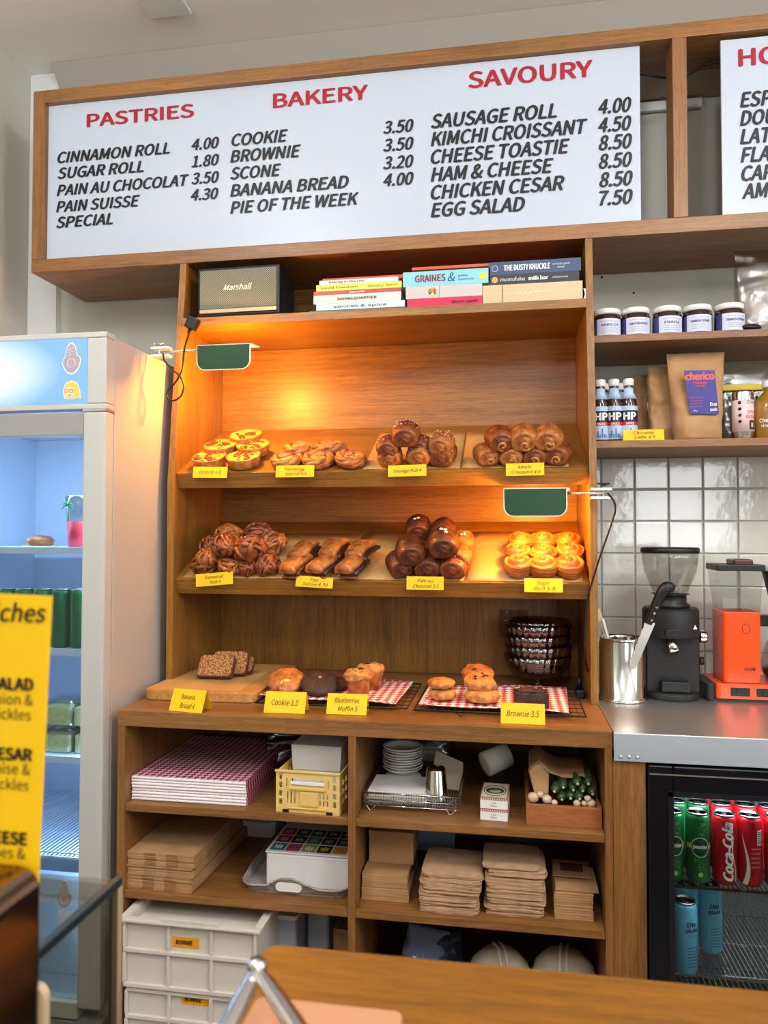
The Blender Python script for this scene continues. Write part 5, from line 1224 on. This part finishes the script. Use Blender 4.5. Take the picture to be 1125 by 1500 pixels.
# ---- bottom cubbies: stacked white crates
M['crate_white'] = mat('white_crate_plastic', (214, 206, 192), .5)
M['orange_label'] = mat('orange_tape_label', (238, 160, 20), .5)
def euro(z0, h, label, xs, xe, yf, rim=True, lx=.5, lz=.62, depth=.34):
    root = thing('stacking_crate', label, 'crate', ((xs+xe)/2, yf, z0), group='stacked white crates'); w = (xe-xs)/2; d = depth; M1 = 'crate_white'
    part(G().box(-w+.006, w-.006, .006, .010, .004, h-.004), 'front_wall', M1, root); part(G().box(-w+.006, w-.006, d-.010, d-.006, .004, h), 'rear_wall', M1, root)
    for s in (-1, 1): part(G().box(min(s*(w-.006), s*(w-.010)), max(s*(w-.006), s*(w-.010)), .0105, d-.0105, .004, h-.004), 'side_wall', M1, root)
    part(G().box(-w+.008, w-.008, .008, d-.008, 0, .0038), 'bottom', M1, root)
    if rim:
        g = G().box(-w-.012, w+.012, -.010, .010, h-.008, h).box(-w-.012, w+.012, d-.010, d+.010, h-.008, h).box(-w-.012, -w+.008, .0105, d-.0105, h-.008, h).box(w-.008, w+.012, .0105, d-.0105, h-.008, h)
        part(g, 'rim', M1, root, bev=.003); part(G().box(-w+.011, w-.011, .011, d-.011, h-.030, h-.026), 'inner_tray', M1, root); part(G().prism([(-.075, h-.006), (.085, h-.006), (.070, h+.008), (-.065, h+.008)], -.009, -.003, 'XZ'), 'grip_lip', M1, root, bev=.001)
    else: part(G().box(-w+.002, w-.002, -.002, .010, h-.010, h-.0002), 'rim', M1, root, bev=.002)
    for q in (0, .5): part(G().box(-w, w, -.003, .0058, .001+q*h, .011+q*h), 'rib', M1, root, bev=.002)
    for q in (-.985, -.31, .34, .985): part(G().box(q*w-.004, q*w+.004, -.0025, .0058, .0115, h*.5), 'rib', M1, root, bev=.0015); part(G().box(q*w-.004, q*w+.004, -.0025, .0058, h*.5+.0115, h-.0085), 'rib', M1, root, bev=.0015)
    tp = part(G().box(-.034+lx*w, .034+lx*w, .0050, .0058, h*lz, h*lz+.025), 'tape_label', 'orange_label', root)
    letter('BONNIE', lx*w-.004, .0046, h*lz+.008, .010, 'black_ink', root, width=.042, align='C', shear=.15, bold=.06, name='lettering')
    return root
yf = -.05; a = at(168, 1345, yf); b = at(378, 1368, yf); zt = .417
euro(zt-.165, .165, 'upper white stacking crate with an orange handwritten label', a.x+.024, b.x-.004, yf, True, -.06, .62)
euro(zt-.165-.152, .150, 'second white stacking crate directly below the upper one', a.x+.028, b.x-.010, yf+.004, False, .08, .80)
tag(build(G().box(a.x+.03, b.x-.02, yf+.02, .28, .085, .098), 'plinth_board', 'oakX'), 'low board under the white crates', 'board')
for i, (x, lb) in enumerate(((.395, 'translucent plastic tub just right of the white crates'), (.462, 'second translucent tub, farther right in the dark cubby'))):
    root = thing('plastic_tub', lb, 'tub', (x, .14+.08*i, S3)); part(G().prism(rrect(-.03, .03, 0, .22, .01, 3), 0, .245, 'XY'), 'tub', mat('translucent_tub', (190, 205, 225), .3, alpha=.75), root); part(G().prism(rrect(-.034, .034, -.004, .224, .01, 3), .2455, .256, 'XY'), 'lid', 'white', root)
def tile_box(x): pass
root = thing('carton_stack', 'brown carton in the dark behind the left divider', 'carton', (.545, .20, S3)); part(G().box(-.035, .035, 0, .2, 0, .20), 'box', 'kraft2', root)
# pots
M['pot'] = mat('cream_plastic', (214, 202, 178), .35)
for i, (px, py, lb) in enumerate(((732, 1391, 'left round cream pot with a strap handle'), (826, 1393, 'right round cream pot with a strap handle'))):
    t = at(px, py, .16); R = .077; root = thing('rice_pot', lb, 'pot', (t.x, .16, S3), (0, 0, (.2, -.1)[i]), 'round cream pots in the bottom right cubby'); h = t.z - S3
    part(G().lathe([(0, 0), (R*.9, 0), (R, .02), (R, h-.075), (R*1.02, h-.070), (R*1.02, h-.062), (R*.92, h-.035), (R*.6, h-.010), (R*.2, h-.001), (0, h)], 40), 'pot', 'pot', root)
    for s in (-.008, .008): part(G().tube(smooth_path([(s, -R*1.03, h-.06), (s*1.0, -R*.75, h-.005), (s, -.01, h+.012), (s*1.0, R*.7, h-.012)], 6), .0035, 7, flat=1), 'strap_handle', 'pot', root)
for i, (px, py, Y, w, lb) in enumerate(((600, 1372, .22, .11, 'blue tinted plastic bag at the left of the bottom right cubby'), (650, 1382, .24, .12, 'dark blue plastic bag beside the cream pots'))):
    t = at(px, py, Y); pb = pouch('plastic_bag', lb, 'bag', w, t.z-S3+.03, .10, (t.x, Y, S3), (0, .25-.3*i, .2), mat('blue_film', ((120, 140, 170), (50, 60, 84))[i], .2, alpha=.8), 50+i, amp=2.2)
    part(crumbly(.045, .15, i, .2, 18, 10).at(0, 0, .085), 'contents', mat('blue_contents', ((140, 156, 190), (34, 40, 60))[i], .5), pb)

# ================================================================== UNDER-COUNTER DRINKS FRIDGE
FX0, FX1 = 1.2725, 2.0
M['fr_int'] = mat('fridge_grey_liner', (150, 152, 150), .35, .3, bump=(260, .25)); M['black_gloss'] = mat('black_gloss_frame', (14, 15, 20), .25)
root = thing('drinks_fridge', 'black framed under-counter glass door fridge stocked with cans', 'fridge', (1.6, 0, 0))
P = lambda g, n, m, **k: part(g, n, m, root, world=True, **k)
P(G().box(FX0, FX1, .03, .60, .0, .095), 'base', 'black'); P(G().box(FX0, FX1, .03, .60, .81, .8345), 'top_panel', 'black')
P(G().box(FX0, 1.306, .03, .60, .0955, .8095), 'side_panel', 'black'); P(G().box(1.96, FX1, .03, .60, .0955, .8095), 'side_panel', 'black')
P(G().box(1.3065, 1.9595, .50, .60, .0955, .8095), 'back_panel', 'fr_int')
P(G().box(1.3065, 1.3085, .035, .4995, .0955, .8095), 'liner', 'fr_int')
dr = build(G().box(FX0+.002, 1.327, -.010, .028, .10, .832).box(1.94, FX1-.002, -.010, .028, .10, .832).box(1.3275, 1.9395, -.010, .028, .765, .832).box(1.3275, 1.9395, -.010, .028, .10, .14), 'door', 'black_gloss', root, world=True, bev=.003)
b = build(G().box(1.316, 1.3275, -.0115, -.0102, .13, .776).box(1.316, 1.95, -.0115, -.0102, .7655, .777), 'door_bead', 'black', dr, world=True)
b = build(G().box(FX0+.004, FX1, -.012, -.0102, .812, .8145), 'trim_line', 'steel', dr, world=True)
M['pane'] = glassmat('door_glass', (222, 228, 226), .01, .05)
build(G().box(1.327, 1.94, .004, .008, .1405, .7645), 'glass_pane', 'pane', dr, world=True)
def wire_shelf(root, x0, x1, y0, y1, z, n, mt='chrome', r=.0016, lip=True):
    sh = build(G().bar((x0, y0, z), (x1, y0, z), .005).bar((x0, y0, z+.012), (x1, y0, z+.012), .003) if lip else G().bar((x0, y0, z), (x1, y0, z), .005), 'shelf', mt, root, world=True)
    g = G()
    for i in range(n): x = x0+(x1-x0)*(i+.5)/n; g.bar((x, y0, z), (x, y1, z), r)
    for q in (.33, .66): g.bar((x0, y0+(y1-y0)*q, z-.003), (x1, y0+(y1-y0)*q, z-.003), .003)
    build(g, 'shelf_wires', mt, sh, world=True)['kind'] = 'stuff'
wire_shelf(root, 1.309, 1.958, .040, .48, .5495, 64, lip=False); wire_shelf(root, 1.309, 1.958, .012+.02, .48, .362, 64, lip=False); wire_shelf(root, 1.309, 1.958, .04, .48, .22, 48)
g = G()
for j in range(4):
    for i in range(24): g.obox((1.47+i*.018, .4985, .44+j*.020), (.004, .003, .014), Matrix.Rotation(.5, 3, 'Y'))
P(g, 'vent_slots', 'black')['kind'] = 'stuff'
P(G().box(1.33, 1.94, .05, .065, .800, .808), 'led_strip', mat('led_white', (225, 238, 255), .4, emit=((215, 232, 255), 3)))
area('fridge_led', (1.62, .07, .795), (radians(18), 0, 0), .55, .02, 3.2, (.85, .93, 1))
M['can_top'] = mat('can_aluminium', (190, 192, 194), .25, 1); M['perrier'] = mat('can_green', (30, 112, 62), .3, .3); M['perrier_d'] = mat('emblem_dark_green', (16, 74, 56), .35); M['perrier_l'] = mat('lime_print', (160, 210, 90), .4)
M['coke'] = mat('can_red', (196, 22, 36), .3, .2); M['sky'] = mat('can_sky_blue', (112, 184, 216), .4); M['can_cream'] = mat('cream_swoosh', (236, 220, 200), .4)
R = .0262; HC = .157
def can(x, y, z, kind, label, group, rz=0):
    root = thing('drinks_can', label, 'can', (x, y, z), (0, 0, rz), group); mt = {'p': 'perrier', 'c': 'coke', 's': 'sky', 'b': 'sky', 'g': 'perrier', 'r': 'coke'}[kind]
    part(G().lathe([(0, .002), (R*.78, 0), (R*.84, .002), (R, .010), (R, .142), (R*.94, .148), (R*.88, .152)], 28), 'body', mt, root)
    part(G().lathe([(R*.885, .1515), (R*.90, .155), (R*.88, .157), (R*.82, .156), (R*.80, .152), (0, .152)], 28), 'lid', 'can_top', root)
    part(G().box(-.004, .004, -.010, .008, .1525, .1538), 'ring_pull', 'can_top', root, bev=.001)
    if kind == 'p':
        part(G().surf(lambda u, v: Vector(((R+.0005)*sin((.72*v)*cos(2*pi*u)), -(R+.0005)*cos((.72*v)*cos(2*pi*u)), .083 + .0205*v*sin(2*pi*u))), 28, 6), 'emblem', 'perrier_d', root)
        part(G().surf(lambda u, v: Vector(((R+.0007)*sin(((.70+.06*v))*cos(2*pi*u)), -(R+.0007)*cos(((.70+.06*v))*cos(2*pi*u)), .083 + (.0205+.0018*v)*sin(2*pi*u))), 28, 1), 'emblem_ring', 'can_cream', root)
        part(band(R+.0003, -1.3, -.78, .078, .089, 6), 'label_tab', mat('gold_tab', (206, 190, 110), .4), root); part(band(R+.0003, .78, 1.3, .078, .089, 6), 'label_tab', mat('gold_tab2', (206, 190, 110), .4), root)
        letter('perrier', 0, 0, .080, .0085, 'white_ink', root, width=.032, align='C', bold=.09, rad=R+.0011)
        rnd = random.Random(3); g = G()
        for q in range(60):
            aa = rnd.uniform(-.5, .5)*(.4+.6*rnd.random()); zz = rnd.choice((rnd.uniform(.110, .138), rnd.uniform(.030, .058))); s = rnd.uniform(.0004, .0009)
            p = Vector(((R+.0006)*sin(aa), -(R+.0006)*cos(aa), zz)); g.obox(p, (s*1.6, s, s*1.6), Matrix.Rotation(aa, 3, 'Z'))
        part(g, 'bubbles', 'perrier_l', root)['kind'] = 'stuff'
        part(G().surf(lambda u, v: Vector(((R+.0005)*sin((.20*v)*cos(2*pi*u)), -(R+.0005)*cos((.20*v)*cos(2*pi*u)), .022 + .0055*v*sin(2*pi*u))), 18, 2), 'small_emblem', 'perrier_l', root)
    if kind == 'c':
        g, w = textmesh('Coca-Cola', .021, .3, .09); k = .128/w; refine(g, .005); Rm = Matrix.Rotation(radians(82), 3, 'Y').inverted()
        g.v = [Vector(((R+.0006)*sin((-(p.z) + .012)/R), -(R+.0006)*cos((-(p.z)+.012)/R), p.x*k + .014)) for p in g.v]
        build(g, 'lettering', 'white_ink', root, recalc=False)
        part(G().surf(lambda u, v: (lambda aa: Vector(((R+.0005)*sin(aa), -(R+.0005)*cos(aa), .010 + u*.100)))(.55 + .18*sin(u*5+1) + (.10*v)), 16, 1, wrap=False), 'swoosh', 'can_cream', root)
    if kind == 'r':
        part(G().surf(lambda u, v: (lambda aa: Vector(((R+.0005)*sin(aa), -(R+.0005)*cos(aa), .006 + u*.115)))(-1.05 + .75*sin(u*2.6)*(1-u) + (.42*(1-u)*v) + .15), 18, 2, wrap=False), 'swoosh', 'can_cream', root)
        part(band(R+.0006, .35, .85, .095, .128, 6), 'barcode', 'white_ink', root)
        for q in range(7): part(band(R+.0009, .38, .82, .098+q*.0042, .100+q*.0042, 4), 'barcode_line', 'black', root)
        for q in range(5): letter('ingredients water sugar', 0, 0, .086-q*.010, .0028, 'can_cream', root, width=.022, R=.25, rad=R+.0008, align='C')
    if kind == 's':
        letter('1No', 0, 0, .108, .0095, 'black_ink', root, width=.022, align='C', R=.0, rad=R+.0008, bold=.05); letter('plastic', 0, 0, .096, .0085, 'black_ink', root, width=.030, align='C', R=.12, rad=R+.0008, bold=.05)
        letter('water', 0, 0, .084, .006, mat('pale_teal', (70, 150, 176), .5), root, align='C', R=.1, rad=R+.0008)
        for q in range(7): part(band(R+.0006, -.35, .75, .020+q*.0068, .0218+q*.0068, 4), 'printed_line', mat('can_print_blue', (44, 90, 130), .5), root)
    return root
GU = 'cans on the upper shelf of the drinks fridge'; GL = 'pale blue cans on the lower shelf of the drinks fridge'
zt = .5525
for px, kd, lb, rz in ((984, 'p', 'green Perrier can cut by the fridge frame, front row', .1), (1022, 'p', 'green can with a round dark emblem facing out, second in the front row', 0), (1061, 'c', 'red can with big white script facing out, front row', 0), (1098, 'r', 'red can turned to its barcode side, front row', 0), (1137, 'r', 'red can at the picture edge, front row', .9)):
    can(at(px, 1240, .075).x, .075, zt, kd, lb.replace('Perrier ', ''), GU, rz)
for px, kd, lb in ((990, 'g', 'green can at the far left of the second row'), (1022, 'g', 'green can in the second row behind the lettered one'), (1056, 'r', 'red can in the second row, first of the red ones'), (1091, 'r', 'red can in the second row, second of the red ones'), (1126, 'r', 'red can in the second row at the picture edge')):
    can(at(px, 1200, .145).x, .145, zt, 'g' if kd == 'g' else 'r', lb, GU, 1.2)
for k in range(3): can(1.37+k*.062+.02, .215, zt, 'g' if k < 1 else 'r', ('green can in the third row', 'red can in the third row, left', 'red can in the third row, right')[k], GU, 1.5)
for px, y, lb, rz in ((1003, .040, 'pale blue can nearest the glass, low at the left'), (1018, .125, 'pale blue can behind the nearest one'), (1040, .135, 'pale blue can standing farthest right')) and ((1003, .040, 'pale blue can nearest the glass, low at the left', .35), (1006, .125, 'pale blue can behind the nearest one', .45), (1040, .135, 'pale blue can farthest right, standing back on the shelf', .15)):
    can(at(px, 1350, y).x, y, .365, 's', lb, GL, rz)

# ================================================================== TALL DISPLAY FRIDGE (left)
M['fr_body'] = mat('fridge_white_enamel', (186, 180, 172), .32, coat=.3); M['fr_frame'] = mat('fridge_frame_grey', (190, 188, 180), .35); M['fr_rail'] = mat('fridge_rail_grey', (150, 148, 144), .4)
M['liner_w'] = mat('fridge_white_liner', (214, 222, 234), .5); M['led'] = mat('fridge_led', (190, 215, 255), .4, emit=((170, 205, 255), 4))
X0, X1, YD = -.66, -.030, -.02
root = thing('display_fridge', 'tall white display fridge with a glass door and lit header', 'fridge', (-.345, YD, 0))
P = lambda g, n, m, **k: part(g, n, m, root, world=True, **k)
P(G().box(X1-.030, X1, .022, .61, .06, 1.850), 'side_panel', 'fr_body', bev=.003); P(G().box(X0, X0+.03, .022, .61, .06, 1.850), 'side_panel', 'fr_body', bev=.003)
P(G().box(X0+.0305, X1-.0305, .57, .61, .06, 1.85), 'back_panel', 'liner_w'); P(G().box(X0+.0305, X1-.0305, .022, .5695, 1.66, 1.849), 'top_box', 'fr_body'); P(G().box(X0+.0305, X1-.0305, .022, .5695, .06, .17), 'base', 'fr_rail')
P(G().box(X0+.0308, X0+.033, .024, .569, .1705, 1.6595), 'liner', 'liner_w'); P(G().box(X1-.033, X1-.0308, .024, .569, .1705, 1.6595), 'liner', 'liner_w')
hd = build(G().box(X0, X1, YD, .0215, 1.842, 1.857).box(X0, X1, YD, .0215, 1.660, 1.674).box(X1-.052, X1, YD, .0215, 1.6745, 1.8415).box(X0, X0+.05, YD, .0215, 1.6745, 1.8415), 'header_frame', 'fr_frame', root, world=True, bev=.003)
def headmat():
    m, nt, b = newmat('backlit_header'); N, L = nt.nodes, nt.links
    tc = N.new('ShaderNodeTexCoord'); mp = N.new('ShaderNodeMapping'); mp.inputs['Location'].default_value = (.06, 0, -1.752); mp.inputs['Scale'].default_value = (4.0, 1, 9)
    mp.vector_type = 'POINT'; mp.inputs['Location'].default_value = (.06*4.0, 0, 0)
    g = N.new('ShaderNodeTexGradient'); g.gradient_type = 'SPHERICAL'; r = N.new('ShaderNodeValToRGB'); r.color_ramp.elements[0].color = lin((104, 172, 236)); r.color_ramp.elements[1].color = lin((235, 248, 255)); r.color_ramp.elements[1].position = .62
    L.new(tc.outputs['Object'], mp.inputs[0]); L.new(mp.outputs[0], g.inputs[0]); L.new(g.outputs['Fac'], r.inputs[0]); L.new(r.outputs[0], b.inputs['Emission Color']); 
    b.inputs['Emission Strength'].default_value = .85; b.inputs['Base Color'].default_value = (.1, .1, .1, 1); b.inputs['Roughness'].default_value = .5; return m
o = part(G().box(-.29, .262, -.004, 0, -.0836, .0836), 'light_panel', headmat(), root); o.location = (0, .0045, 1.758)
dr = build(G().box(X1-.062, X1, YD, .020, .165, 1.6535).box(X0, X0+.06, YD, .020, .165, 1.6535), 'door_stile', 'fr_frame', root, world=True, bev=.006)
build(G().box(X0+.0605, X1-.0625, YD+.003, .020, 1.594, 1.653), 'door_rail', 'fr_rail', dr, world=True, bev=.003); build(G().box(X0+.0605, X1-.0625, YD+.003, .020, .135, .176), 'door_rail', 'fr_frame', dr, world=True, bev=.003)
P(G().box(X1-.064, X1+.001, YD-.001, .022, 1.6536, 1.6598), 'hinge', 'chrome', bev=.001)
P(G().box(X0, X1, YD, .02, 0, .13), 'kick_panel', 'fr_rail')
build(G().box(X0+.0605, X1-.0625, -.004, .002, .1765, 1.5935), 'glass_pane', 'pane', dr, world=True)
for k, z in enumerate((1.305, 1.040, .762)):
    sh = build(G().box(X0+.035, X1-.035, .035, .045, z-.014, z+.004), 'shelf', 'liner_w', root, world=True, bev=.001)
    build(G().box(X0+.035, X1-.035, .0455, .50, z-.004, z), 'shelf_plate', 'liner_w', sh, world=True)
wire_shelf(root, X0+.035, X1-.035, .04, .50, .505, 46, 'liner_w', .003)
P(G().box(X0+.035, X1-.035, .10, .12, .1705, .43), 'lower_duct', 'liner_w')
for k in range(4): P(G().tube([(-.19+(.05+.016*k)*cos(t*pi/14)*1.0, .566, 1.40+(.05+.016*k)*sin(t*pi/14)) for t in range(1, 22)], .0018, 5), 'vent_arc', 'fr_rail')
P(G().box(X1-.045, X1-.036, .03, .045, .2, 1.58), 'led_strip', 'led'); P(G().box(X0+.036, X0+.045, .03, .045, .2, 1.58), 'led_strip', 'led')
area('display_fridge_led', (-.345, .05, 1.585), (radians(12), 0, 0), .5, .03, 3.6, (.40, .60, 1)); area('display_fridge_led', (X1-.05, .08, .9), (0, radians(90), radians(20)), 1.3, .02, 6.0, (.40, .60, 1)); area('display_fridge_led', (X0+.05, .08, .9), (0, radians(-90), radians(-20)), 1.3, .02, 6.0, (.40, .60, 1))
# stickers
def sticker(px, py, Y, sc, label, kind):
    a = at(px, py, Y); root = thing('sticker', label, 'sticker', a)
    def blob(s, y, z0=0, dx=0):
        o = []
        for t in range(28):
            th = 2*pi*t/28; r1 = .013 if sin(th) > 0 else .017
            o.append((dx + s*sc*(r1*cos(th)*(1 if sin(th) < .2 else .8)), z0 + s*sc*(.026*sin(th))))
        return o
    if kind == 'eight':
        part(G().prism(blob(1.12, 0), -.0012, -.0006, 'XZ'), 'backing', 'paper_white', root); part(G().prism(blob(1.0, 0), -.0018, -.0013, 'XZ'), 'print', mat('mauve_print', (170, 158, 166), .5), root)
        part(G().tube([(sc*.008*cos(t*pi/8), -.002, sc*(-.009+.008*sin(t*pi/8))) for t in range(16)], .0007, 5, closed=True), 'ring_print', 'paper_white', root)
        for q in range(3): part(G().bar((-.006*sc, -.002, (.004+q*.005)*sc), (.006*sc, -.002, (.009+q*.005)*sc), .0012), 'stroke_print', 'paper_white', root)
    else:
        hair = [(-.013, -.013), (-.0155, .002), (-.010, .013), (0, .0165), (.010, .013), (.0155, 0), (.017, -.014), (.009, -.013), (-.004, -.015)]
        part(G().prism([(p[0]*sc*1.1, p[1]*sc*1.1) for p in hair], -.0010, -.0005, 'XZ'), 'backing', 'paper_white', root); part(G().prism([(p[0]*sc, p[1]*sc) for p in hair], -.0016, -.0011, 'XZ'), 'hair_print', mat('blonde_print', (232, 196, 90), .5), root)
        part(G().prism([(-.011*sc, -.012*sc), (-.012*sc, .003*sc), (-.002*sc, .008*sc), (.005*sc, .002*sc), (.004*sc, -.012*sc)], -.0020, -.0017, 'XZ'), 'face_print', mat('skin_print', (240, 214, 170), .5), root)
        for x in (-.009, .0): part(G().tube([((x+.0035*cos(t*pi/6))*sc, -.0022, (-.001+.0030*sin(t*pi/6))*sc) for t in range(12)], .0007, 5, closed=True), 'glasses_print', 'hp_red', root)
        part(G().box(-.006*sc, 0, -.0024, -.002, -.0095*sc, -.0080*sc), 'mouth_print', 'hp_red', root)
sticker(105, 525, -.0206, 1.42, 'mauve figure-eight sticker on the lit fridge header', 'eight'); sticker(105, 572, -.0206, 1.40, 'sticker of a blonde head with red glasses on the fridge header', 'face'); sticker(94, 1310, -.0045, 1.25, 'grey sticker low on the glass door of the tall fridge', 'eight')
# contents
a = at(56, 793, .12); root = thing('bread_roll', 'small round bread roll alone on the top fridge shelf', 'bread roll', (a.x, .13, 1.306)); part(crumbly(.036, .034, 4, .06, 24, 12).at(0, 0, .017), 'bun', 'crust_mid', root); part(G().lathe([(0, 0), (.045, 0), (.05, .004)], 24), 'plate', 'paper_white', root)
a = at(118, 790, .10); root = thing('paper_cup', 'tall cup with a green palm tree and red band on the top fridge shelf', 'cup', (a.x, .10, 1.3055)); part(G().lathe([(0, 0), (.030, 0), (.036, .072)], 28), 'red_band', mat('cup_red', (206, 40, 60), .4), root); part(G().lathe([(.0362, .0725), (.041, .140), (.039, .140), (.0345, .0725)], 28), 'cup', 'glass', root)
g = G().tube([(-.012, -.037, .072), (-.011, -.039, .095), (-.013, -.041, .112)], .0012, 5)
for t in (20, 60, 110, 150, 200, 340): g.tube([(-.013, -.041, .112), (-.013+.010*cos(radians(t)), -.0415, .112+.008*sin(radians(t))+.003), (-.013+.018*cos(radians(t)), -.0415, .112+.016*sin(radians(t))-.004)], [.0016, .0022, .0006], 5)
part(g, 'palm_print', mat('palm_green', (30, 150, 90), .4), root)
for i in range(7):
    a = at(2+i*19, 925, .08 + .0*(i % 2)); x = -.375 + i*.054
    if x > -.08: continue
    can(x, .085, 1.0405, 'g', 'green can on the second fridge shelf, %s from the left' % ('first', 'second', 'third', 'fourth', 'fifth', 'sixth')[i], 'green cans in the tall fridge', .3*i)
M['tub_food'] = mat('yellow_salad', (216, 206, 130), .7, var=((236, 230, 170), 60)); M['clear_tub'] = glassmat('clear_tub', (240, 245, 240), .05, .2)
for i, (x, z, lb) in enumerate(((-.215, .763, 'clear tub of yellow salad at the bottom left, third shelf'), (-.130, .763, 'clear tub of yellow salad at the bottom right, third shelf'), (-.215, .835, 'clear tub of yellow salad stacked on the left one'), (-.130, .835, 'clear tub of yellow salad stacked on the right one'), (-.30, .763, 'clear tub of salad mostly hidden by the yellow menu card'))):
    root = thing('salad_tub', lb, 'tub', (x, .075, z), (0, 0, .03*i), 'salad tubs in the tall fridge')
    part(G().prism(rrect(-.037, .037, 0, .09, .012, 4), .001, .046, 'XY'), 'food', 'tub_food', root); part(G().prism(rrect(-.039, .039, -.002, .092, .013, 4), 0, .058, 'XY'), 'tub', 'clear_tub', root); part(G().prism(rrect(-.041, .041, -.004, .094, .013, 4), .0583, .0640, 'XY'), 'lid', 'clear_tub', root)

# ================================================================== FOREGROUND
ZF = 1.0
root = thing('service_counter', 'long oak service counter in front, seen from the customer side', 'counter', (1.6, -1.45, 0))
part(G().prism(rrect(.770, 2.9, -1.72, -1.140, .012, 4), ZF-.04, ZF, 'XY'), 'top', 'counter', root, world=True, bev=.002)
part(G().box(.80, 2.85, -1.60, -1.20, 0, ZF-.0405), 'carcass', 'oakZ', root, world=True)
root = thing('glass_screen', 'glass counter screen box with a thick dark edged top', 'glass case', (.3, -1.21, .9))
M['edge_glass'] = mat('dark_glass_edge', (34, 44, 44), .15); M['case_glass'] = glassmat('case_glass', (226, 226, 220), .02, .08)
part(G().box(-.30, .630, -1.272, -1.146, 1.0385, 1.0455), 'top_pane', 'case_glass', root, world=True); part(G().box(.6302, .637, -1.272, -1.140, 1.0385, 1.0460), 'pane_edge', 'edge_glass', root, world=True, bev=.001)
part(G().box(-.30, .630, -1.1455, -1.140, .90, 1.0383), 'rear_pane', 'case_glass', root, world=True); part(G().box(.631, .636, -1.268, -1.147, .90, 1.0383), 'side_pane', 'case_glass', root, world=True)
part(G().box(.6308, .6365, -1.1465, -1.140, .60, 1.0383), 'pane_edge', mat('pale_glass_edge', (170, 150, 120), .2), root, world=True)
part(G().box(-.30, .640, -1.274, -1.138, .56, .8995), 'base', mat('brown_case_base', (90, 64, 44), .3), root, world=True)
yc = -1.30; a = at(75, 873, yc); b = at(50, 1275, yc)
root = thing('menu_card', 'large yellow card listing sandwiches, standing at the left edge', 'menu card', (a.x-.08, yc, 1.06), (0, 0, 0))
w = .17; ht = a.z - 1.06
part(G().prism([(-w+.08, 0), (b.x-a.x+.08+.0006, 0), (.08, ht), (-w+.08, ht+.004)], 0, .0015, 'XZ'), 'card', 'yellow', root)
def cl(s, px, py, cap, bold=.0, shear=0):
    p = at(px, py, yc); letter(s, p.x-(a.x-.08), -.0004, p.z-1.06, cap, 'black_ink', root, align='R', bold=bold, shear=shear)
cl('Sandwiches', 68, 911, .0118, .02, .2)
for s, px, py, c, bo in (('EGG SALAD', 49, 1011, .0078, .08), ('mayo, onion &', 49, 1033, .0070, 0), ('pickles', 46, 1055, .0070, 0), ('CHICKEN CESAR', 47, 1114, .0078, .08), ('mayonnaise &', 45, 1135, .0070, 0), ('pickles', 43, 1158, .0070, 0), ('HAM & CHEESE', 40, 1237, .0078, .08), ('tomatoes &', 38, 1258, .0070, 0)): cl(s, px, py, c, bo)
root = thing('napkin_dispenser', 'polished metal napkin dispenser blurred at the left edge', 'dispenser', (.623, -1.35, .90))
M['dull_metal'] = mat('brown_reflecting_steel', (150, 120, 98), .16, 1); pr = []
part(G().prism(rrect(-.075, .046, 0, .229, .016, 6), 0, .045, 'XZ'), 'shell', 'dull_metal', root, bev=.003); part(G().prism(rrect(-.068, .0485, .06, .150, .008, 4), .0455, .052, 'XZ'), 'inner_plate', mat('ivory_plastic', (186, 164, 130), .4), root)
part(G().box(-.080, .052, -.01, .06, -.012, -.0005), 'foot', 'black', root)
for i in range(3): tag(build(G().prism(rrect(-.055+.004*i, .058-.002*i, -.17, .0, .006, 3), 0, .0095, 'XY'), 'folded_kraft_bag', mat('peach_kraft', (180, 128, 92), .8), bev=.002), ('lowest folded kraft bag on the front counter', 'middle folded kraft bag on the front counter', 'topmost folded kraft bag under the tongs')[i], 'paper bag', 'folded bags on the front counter').location = (.848+.008*(2-i), -1.252-.003*i, ZF+.0005+i*.0103)
root = thing('food_tongs', 'steel tongs standing spread on the folded kraft bags', 'tongs', at(377, 1418, -1.285))
o0 = Vector(root.location); A_, B_ = at(290, 1590, -1.36)-o0, at(492, 1590, -1.36)-o0
for e in (A_, B_):
    e.z = max(e.z, ZF+.034-o0.z)
    side = Vector((e.y, -e.x, 0)).normalized(); g = G(); n = 10; vs = []
    for i in range(n+1):
        t = i/n; c = e*t; hw = .0045+.002*sin(pi*t)
        for q in (-1, -.4, .4, 1): vs.append(c + side*hw*q + Vector((0, 0, .0035*(1-q*q))))
        for q in (1, .4, -.4, -1): vs.append(c + side*(hw-.0012)*q + Vector((0, 0, .0035*(1-q*q) - .0014)))
    fs = [(i*8+k, i*8+(k+1) % 8, (i+1)*8+(k+1) % 8, (i+1)*8+k) for i in range(n) for k in range(8)]
    part(G().add(vs, fs, 0, True), 'arm', 'chrome', root)
part(G().lathe([(.0062, -.003), (.0066, 0), (.0055, .003), (0, .0042)], 20, (0, 0, .002)), 'hinge_cap', 'chrome', root); part(G().cyl((0, -.01, -.012), (0, -.01, .0), .0022, 10), 'rivet_pin', 'chrome', root)
